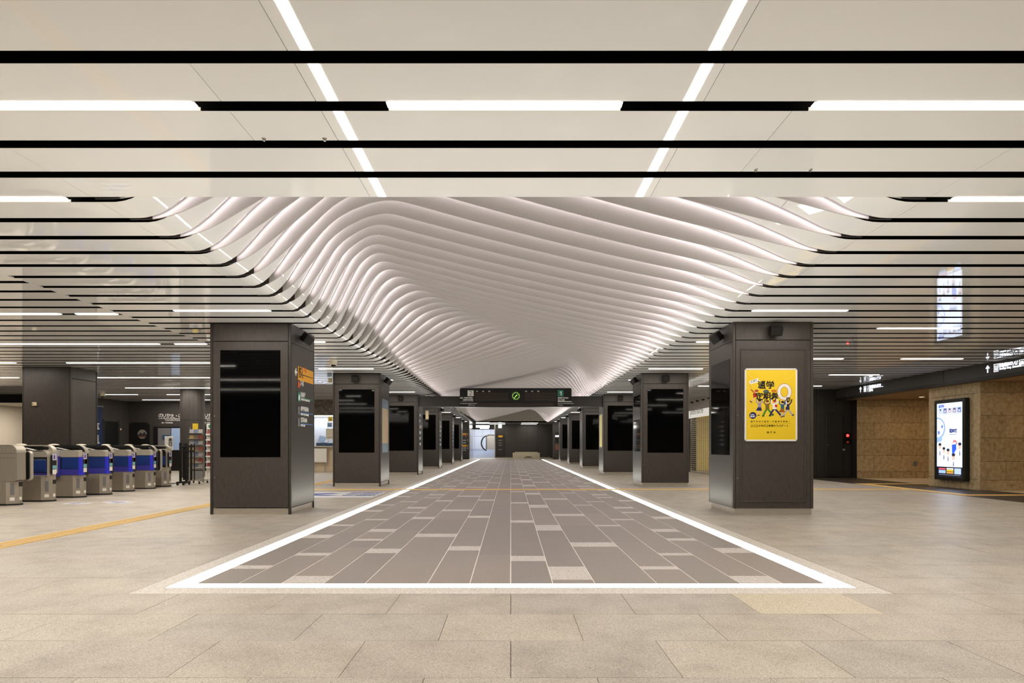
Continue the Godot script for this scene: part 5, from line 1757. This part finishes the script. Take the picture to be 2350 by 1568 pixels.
# ------------------------------------------------------------------ shop behind the right columns
func build_shop() -> void:
	var x := 7.4
	var w := struct("wall_right_shop")
	bx(w, "header", "stainless_dull", x, x + 0.3, 2.52, CEIL + 0.1, 23.5, 31.0)
	bx(w, "pier", "black_satin", x, x + 0.3, 0, 2.52, 28.3, 31.0)
	bx(w, "pier", "black_satin", x, x + 0.3, 0, 2.52, 23.5, 24.2)
	bx(w, "cladding", "laminate_wall", x, x + 0.3, 0, CEIL + 0.1, 31.0, 57)
	w = struct("wall_shop_back")
	bx(w, "inner_wall", "shop_yellow", x + 3.0, x + 3.1, 0, CEIL, 23.5, 31.0)
	w = struct("wall_shop_side")
	bx(w, "inner_side", "shop_yellow", x + 0.3, x + 3.0, 0, CEIL, 30.9, 31.0)
	w = struct("ceiling_shop")
	bx(w, "inner_ceiling", "white", x + 0.3, x + 3.0, 2.55, 2.6, 23.5, 31.0)
	for i in 4:
		var t := thing("awning_bracket", "small black bracket under the shop's steel header, %s from the left" % ordinal(i), "bracket", Vector3(x - 0.03, 2.8, -27.8 + 0.8 * i), "brackets above the shop sign")
		bx(t, "arm", "black", x - 0.08, x, 2.82, 2.88, 27.7 - 0.8 * i, 27.82 - 0.8 * i, 0.008)
	var s := thing("shop_sign", "white shop sign with black letters above the closed shutter", "sign", Vector3(x - 0.03, 2.2, -26.2))
	bx(s, "sign_light_panel", "shop_sign_lit", x - 0.05, x, 2.21, 2.51, 24.2, 28.25, 0.006)
	write(s, latin("jardins marché", 0.20), "ink", Vector3(x - 0.05, 2.28, -27.95), Vector3(0, 0, 1))
	var sh := thing("roller_shutter", "open-link roller shutter pulled down over the yellow-lit shop", "shutter", Vector3(x + 0.05, 0, -26.2))
	for i in 26:
		bx(sh, "link_rail", "stainless", x + 0.04, x + 0.065, 0.06 + 0.082 * i, 0.078 + 0.082 * i, 24.25, 28.2)
	for i in 14:
		bx(sh, "link_bar", "stainless_dull", x + 0.045, x + 0.06, 0.05, 2.2, 24.4 + 0.28 * i, 24.42 + 0.28 * i)
	bx(sh, "bottom_rail", "stainless", x + 0.02, x + 0.085, 0.0, 0.07, 24.25, 28.2, 0.006)
	for d in [24.2, 28.2]:
		bx(sh, "guide_rail", "steel_bright", x + 0.01, x + 0.09, 0.0, 2.2, d, d + 0.06, 0.004)
	var ct := thing("shop_counter", "brown and olive counter inside the closed shop", "counter", Vector3(x + 1.2, 0, -26.2))
	bx(ct, "front", "shop_brown", x + 0.9, x + 1.5, 0, 0.62, 24.3, 28.6, 0.01)
	bx(ct, "display_case", "shop_olive", x + 1.0, x + 1.5, 0.62, 1.35, 24.3, 28.0, 0.01)
	var lt := thing("shop_light", "warm lamp panel inside the closed shop", "ceiling light", Vector3(x + 1.6, 2.54, -26.5))
	bx(lt, "panel", "lamp_glow", x + 1.0, x + 2.2, 2.53, 2.548, 25.0, 28.0)
	area(lt, Vector3(x + 1.6, 2.525, -26.5), 1.2, 3.0, Vector3.DOWN, 2.6, Color(1.0, 0.9, 0.62))

# ------------------------------------------------------------------ ticket office seen between the left columns
func build_office() -> void:
	var d := 28.4
	var w := struct("wall_office")
	bx(w, "stone_header", "grey_stone", -10.2, -6.3, 2.36, CEIL + 0.1, d, d + 0.25)
	bx(w, "pier", "grey_stone", -6.75, -6.1, 0, 2.36, d, d + 0.25)
	bx(w, "pier", "grey_stone", -10.2, -9.4, 0, 2.36, d, d + 0.25)
	bx(w, "sill", "stainless", -9.4, -6.75, 1.02, 1.08, d - 0.15, d + 0.25, 0.006)
	bx(w, "lower_wall", "passage_floor", -9.4, -6.75, 0.0, 1.02, d + 0.05, d + 0.25)
	w = struct("wall_office_back")
	bx(w, "back", "wall_bluish", -9.4, -6.75, 0, 2.5, d + 1.1, d + 1.15)
	var oc := struct("ceiling_office")
	bx(oc, "soffit", "white", -9.4, -6.75, 2.36, 2.4, d + 0.25, d + 1.1)
	for x in [-8.6, -7.9, -7.2]:
		bx(w, "panel_joint", "grey_light", x, x + 0.02, 1.1, 2.36, d + 1.09, d + 1.1)
	var lt := thing("office_light", "cool white lamp panel inside the ticket office", "ceiling light", Vector3(-8.0, 2.35, -d - 0.6))
	bx(lt, "panel", "lamp_glow", -9.2, -6.9, 2.34, 2.358, d + 0.4, d + 0.9)
	area(lt, Vector3(-8.05, 2.335, -d - 0.65), 2.2, 0.45, Vector3.DOWN, 2.2, Color(0.86, 0.93, 1.0))
	var ct := thing("office_counter", "pale counter front below the ticket office window", "counter", Vector3(-8.1, 0, -d + 0.1))
	bx(ct, "front_panel", "white", -9.3, -7.62, 0.40, 0.98, d - 0.14, d - 0.1, 0.006)
	for x in [-8.9, -8.2, -7.7]:
		bx(ct, "leg", "steel_bright", x - 0.02, x + 0.02, 0.0, 0.42, d - 0.13, d - 0.09, 0.004)
	var n := 0
	for q in [["paper_yellow", -7.58, -7.41, 2.10, 2.30, "yellow notice at the top of the ticket office window"], ["paper_blue", -7.62, -7.42, 1.86, 2.05, "blue notice in the ticket office window"], ["cream", -7.68, -7.36, 1.36, 1.80, "large cream paper taped to the ticket office window"]]:
		var t := thing("window_notice", q[5], "notice", Vector3(q[1], q[3], -d + 0.01))
		bx(t, "sheet", q[0], q[1], q[2], q[3], q[4], d - 0.02, d - 0.012, 0.001)
		bx(t, "print", "grey_light" if n == 2 else "desk_blue", q[1] + 0.04, q[2] - 0.04, q[3] + 0.06, q[3] + 0.09, d - 0.022, d - 0.019)
		n += 1
	var pc := thing("desk_equipment", "dark blue desk equipment and tilted papers inside the ticket office", "office equipment", Vector3(-8.0, 1.08, -d - 0.3))
	bx(pc, "base_unit", "desk_blue", -8.15, -7.75, 1.08, 1.22, d + 0.2, d + 0.5, 0.01)
	bx(pc, "papers", "paper_blue", -8.08, -7.8, 1.24, 1.5, d + 0.3, d + 0.34, 0.004).rotation = Vector3(-0.4, 0, -0.25)
	bx(pc, "terminal", "desk_blue", -7.7, -7.45, 1.08, 1.2, d + 0.1, d + 0.4, 0.01)

# ------------------------------------------------------------------ far end
func build_far_end() -> void:
	var d := 61.0
	var w := struct("wall_front")
	bx(w, "cladding", "wall_charcoal", -1.36, 12.0, 0, CEIL + 0.1, d, d + 0.2)
	for i in 5:
		bx(w, "cladding_panel", "laminate_wall", -0.5 + 0.98 * i, -0.5 + 0.98 * i + 0.97, 0.1, CEIL, d - 0.02, d, 0.004)
	bx(w, "sign_panel", "wall_charcoal", -1.36, -0.52, 0.1, CEIL, d - 0.03, d, 0.004)
	bx(w, "base_strip", "stainless_dull", -1.36, 3.6, 0, 0.09, d - 0.025, d)
	bx(w, "header", "black", -3.7, -1.36, 2.56, CEIL + 0.1, d, d + 0.2)
	bx(w, "jamb", "steel_bright", -1.44, -1.36, 0, CEIL, d - 0.05, d + 0.2, 0.006)
	w = struct("wall_front_left")
	bx(w, "cladding", "wall_charcoal", -6.3, -3.42, 0, CEIL + 0.1, 56.0, 56.2)
	bx(w, "return", "steel_bright", -3.42, -3.36, 0, CEIL, 56.0, d + 0.2)
	bx(w, "cladding_panel", "laminate_wall", -4.6, -3.44, 0.05, CEIL, 55.97, 56.0, 0.004)
	# stair passage in cool light
	w = struct("wall_front_passage")
	bx(w, "back", "wall_bluish", -5.2, 0.0, 0, 4.0, 67.0, 67.2)
	for x in [-3.55, -2.75, -1.95]:
		bx(w, "panel_joint", "grey_mid", x, x + 0.02, 0.8, 3.2, 66.985, 67.0)
	bx(w, "panel_joint", "grey_mid", -5.2, 0.0, 2.02, 2.04, 66.985, 67.0)
	w = struct("wall_front_passage_left")
	bx(w, "side", "wall_bluish", -5.4, -5.2, 0, 4.0, d, 67)
	w = struct("wall_front_passage_right")
	bx(w, "side", "wall_bluish", 0.0, 0.2, 0, 4.0, d + 0.2, 67)
	var rp := Mb.new()
	rp.quad(Vector3(-5.2, 0.001, -d - 0.1), Vector3(0, 0.001, -d - 0.1), Vector3(0, 0.78, -67), Vector3(-5.2, 0.78, -67))
	w = struct("floor_passage")
	put(w, "ramp", rp.done(), "floor_bluish")
	w = struct("ceiling_passage_end")
	bx(w, "soffit", "white", -5.2, 0.0, 3.3, 3.4, d + 0.2, 67)
	var lt := thing("passage_light", "cool lamp panel over the stair passage at the far end", "ceiling light", Vector3(-2.6, 3.29, -64))
	bx(lt, "panel", "lamp_glow", -4.4, -0.8, 3.28, 3.298, 62.5, 66.0)
	area(lt, Vector3(-2.6, 3.275, -64.2), 3.6, 3.5, Vector3.DOWN, 0.65, Color(0.80, 0.88, 1.0))
	# escalator rail
	var es := thing("escalator_rail", "black escalator handrail curling at the foot of the stair passage", "handrail", Vector3(-2.2, 0.3, -64))
	var b := Mb.new()
	var prev := Vector3()
	for i in 15:
		var a := lerpf(PI * 0.62, PI * 1.38, i / 14.0)
		var p := Vector3(-2.0 + 0.75 * cos(a) + 0.0, 1.35 + 0.75 * sin(a), -64.0)
		if i > 0: b.tube(prev, p, 0.06, 8)
		prev = p
	put(es, "rubber_rail", b.done(), "black", -org(es))
	var c := Mb.new()
	c.tube(Vector3(-2.3, 0.75, -64.3), Vector3(-2.3, 2.0, -64.3), 0.05, 8)
	c.tube(Vector3(-2.3, 2.0, -64.3), Vector3(-2.15, 2.14, -64.3), 0.05, 8)
	c.tube(Vector3(-2.15, 2.14, -64.3), Vector3(-0.3, 2.14, -64.3), 0.05, 8)
	put(es, "side_frame", c.done(), "grey_mid", -org(es))
	bx(es, "side_plate", "wall_pale", -2.26, -0.3, 0.75, 2.1, 64.3, 64.34)
	# signs at the end
	var ls := thing("lit_sign", "glaring white direction sign over the stair passage at the far end", "sign", Vector3(-2.6, 2.6, -60.9))
	bx(ls, "sign_light_face", "sign_lit", -3.1, -1.9, 2.72, 2.92, 60.9, 60.98, 0.01)
	bx(ls, "arrow_light_face", "sign_lit", -2.75, -1.95, 2.62, 2.70, 60.92, 60.98, 0.01)
	area(ls, Vector3(-2.5, 2.8, -60.88), 1.1, 0.18, Vector3(0, 0, 1), 3.0, Color(1, 0.97, 0.96))
	var ex := thing("exit_sign", "small green-white lit emergency exit sign hanging at the far end", "sign", Vector3(-0.95, 2.65, -60.0))
	bx(ex, "exit_light_face", "exit_lit", -1.08, -0.80, 2.66, 2.92, 60.0, 60.06, 0.01)
	bx(ex, "housing", "white", -1.09, -0.79, 2.65, 2.93, 60.06, 60.14, 0.01)
	bx(ex, "hanger", "grey_light", -0.95, -0.93, 2.93, CEIL, 60.06, 60.1)
	write(ex, strokes("出口", 0.1, 0.16), "sign_green", Vector3(-1.05, 2.74, -59.998))
	# lettering boards left and right of the opening
	var n := 0
	for q in [[-4.0, 55.96, 2.13, "direction plates with yellow exit boxes on the wall left of the stair passage"], [-1.1, 60.96, 2.02, "narrow direction plate with a yellow box right of the stair passage"]]:
		var t := thing("wayfinding_sign", q[3], "sign", Vector3(q[0], 0.6, -q[1]))
		var x: float = q[0]
		var dd: float = q[1]
		bx(t, "exit_plate", "sign_yellow", x, x + 0.38, q[2] - 0.16, q[2], dd - 0.006, dd + 0.004, 0.002)
		if n == 0:
			bx(t, "exit_plate", "sign_yellow", x, x + 0.38, 1.02, 1.18, dd - 0.006, dd + 0.004, 0.002)
			bx(t, "orange_square", "sign_orange", x + 0.28, x + 0.38, 1.82, 1.92, dd - 0.006, dd + 0.004, 0.002)
			bx(t, "blue_square", "sign_blue", x + 0.25, x + 0.34, 0.84, 0.94, dd - 0.006, dd + 0.004, 0.002)
			for y in [2.0, 1.5, 1.05, 0.85]:
				write(t, strokes("1", 0.1, 0.3), "white_text", Vector3(x + 0.42, y, -dd + 0.006))
		for y in ([1.5, 1.3, 0.87, 0.7] if n == 0 else [1.55, 1.3, 1.1, 0.72]):
			write(t, strokes("市中央車" if n == 0 else "新神車本", 0.075, 0.16, 0.05), "white_text" if n == 0 else "grey_light", Vector3(x + 0.02, y, -dd + 0.006))
		n += 1
	# stone bench
	var be := thing("stone_bench", "pale stone bench with an arched opening against the far end wall", "bench", Vector3(1.32, 0, -58.3))
	var o := PackedVector2Array([Vector2(-1.15, 0), Vector2(-0.26, 0)])
	for i in 13:
		var a := PI - PI * i / 12
		o.append(Vector2(0.18 + 0.44 * cos(a), 0.20 * sin(a)))
	o.append_array(PackedVector2Array([Vector2(1.15, 0), Vector2(1.15, 0.5), Vector2(-1.15, 0.5)]))
	var bb := Mb.new()
	bb.prism(o, -0.3, 0.3)
	put(be, "block", bb.done(), "bench_stone")
	var sl := Mb.new()
	sl.cbox(Vector3(-0.98, 0.5, -0.25), Vector3(0.98, 0.56, 0.25), 0.02)
	put(be, "seat_slab", sl.done(), "bench_stone")
	# shelf niche unit at the end of the right row
	var un := thing("vending_alcove", "dark alcove unit with a lit shelf at the end of the right column row", "shelf unit", Vector3(4.0, 0, -55.3))
	bx(un, "carcass", "laminate", 3.45, 4.7, 0, CEIL - 0.002, 55.1, 56.2, 0.006)
	for q in [[2.0, 2.2, "black"], [1.35, 1.75, "black_satin"], [0.75, 1.2, "shop_brown"]]:
		bx(un, "niche", q[2], 3.6, 4.3, q[0], q[1], 55.08, 55.12, 0.004)
	bx(un, "shelf_light", "sign_lit", 3.6, 4.2, 1.82, 1.92, 55.07, 55.11, 0.004)
	area(un, Vector3(3.9, 1.87, -55.06), 0.55, 0.08, Vector3(0, 0, 1), 5.0, Color(1, 1, 1))
	var bl := thing("umbrella_bin", "small pale rounded bin standing beside the alcove at the right end", "bin", Vector3(4.05, 0, -54.85))
	var bp := Mb.new()
	bp.lathe([Vector2(0.12, 0.0), Vector2(0.15, 0.05), Vector2(0.15, 0.3), Vector2(0.11, 0.40), Vector2(0.0, 0.43)], 18)
	put(bl, "shell", bp.done(), "cream")

# ------------------------------------------------------------------ small things on floor and ceiling
func build_small_things() -> void:
	# floor stickers
	var t := thing("floor_sticker", "large white floor sticker with a blue shape beside the left light strip", "floor sticker", Vector3(-4.2, 0.001, -15.0))
	bx(t, "sheet", "decal_white", -5.2, -2.9, 0.001, 0.0025, 14.2, 15.9)
	var b := Mb.new()
	b.plan(PackedVector2Array([Vector2(-5.0, -15.0), Vector2(-4.7, -15.35), Vector2(-4.1, -15.6), Vector2(-3.85, -15.45), Vector2(-4.0, -15.25), Vector2(-4.3, -15.15), Vector2(-4.05, -15.0), Vector2(-3.7, -14.85), Vector2(-3.95, -14.7), Vector2(-4.4, -14.75), Vector2(-4.8, -14.7)]), 0.002, 0.0035)
	var mi := put(t, "blue_shape", b.done(), "decal_blue", -org(t))
	mi.name = "blue_shape"
	for i in 3:
		write(t, strokes("車内通学", 0.16, 0.14), "decal_blue", Vector3(-3.65, 0.003, -(15.55 - 0.4 * i)), Vector3.RIGHT, Vector3(0, 0, -1))
	var n := 0
	for q in [[-8.1, 12.75, "first"], [-7.6, 13.15, "second"], [-7.4, 12.95, "third"]]:
		var s := thing("floor_sticker", "faint blue and white floor sticker in front of the ticket gates, %s from the left" % q[2], "floor sticker", Vector3(q[0], 0.001, -q[1]), "stickers before the gates")
		bx(s, "sheet", "decal_white", q[0] - 0.22, q[0] + 0.22, 0.001, 0.002, q[1] - 0.14, q[1] + 0.14)
		var a := Mb.new()
		a.plan(PackedVector2Array([Vector2(-0.18, 0.0), Vector2(0.0, 0.1), Vector2(0.02, 0.03), Vector2(0.18, 0.03), Vector2(0.18, -0.03), Vector2(0.02, -0.03), Vector2(0.0, -0.1)]), 0.0005, 0.0018)
		put(s, "arrow", a.done(), "decal_blue")
		n += 1
	# ceiling cameras
	for q in [[-4.0, 15.4, "white dome camera on the ceiling between the first and second left columns"], [-15.0, 25.1, "white dome camera on the far left ceiling beyond the gates"]]:
		var c := thing("dome_camera", q[2], "camera", Vector3(q[0], CEIL, -q[1]))
		var p := Mb.new()
		p.lathe([Vector2(0.06, -0.1), Vector2(0.08, -0.09), Vector2(0.085, 0.0)], 18)
		put(c, "housing", p.done(), "cream")
		var e := Mb.new()
		e.lathe([Vector2(0.0, -0.15), Vector2(0.03, -0.14), Vector2(0.05, -0.115), Vector2(0.055, -0.095)], 16)
		put(c, "lens_dome", e.done(), "glass_black")
	# little ceiling fixings
	n = 0
	for q in [[-1.548, 4.283], [-1.167, 4.283], [1.709, 4.76], [2.09, 4.76]]:
		var c := thing("ceiling_bolt", "tiny steel bolt in the near ceiling panels, %s from the left" % ordinal(n), "bolt", Vector3(q[0], CEIL, -q[1]))
		var p := Mb.new()
		p.lathe([Vector2(0.0, -0.018), Vector2(0.008, -0.017), Vector2(0.01, -0.006), Vector2(0.014, 0.0)], 12)
		put(c, "head", p.done(), "steel_bright")
		n += 1
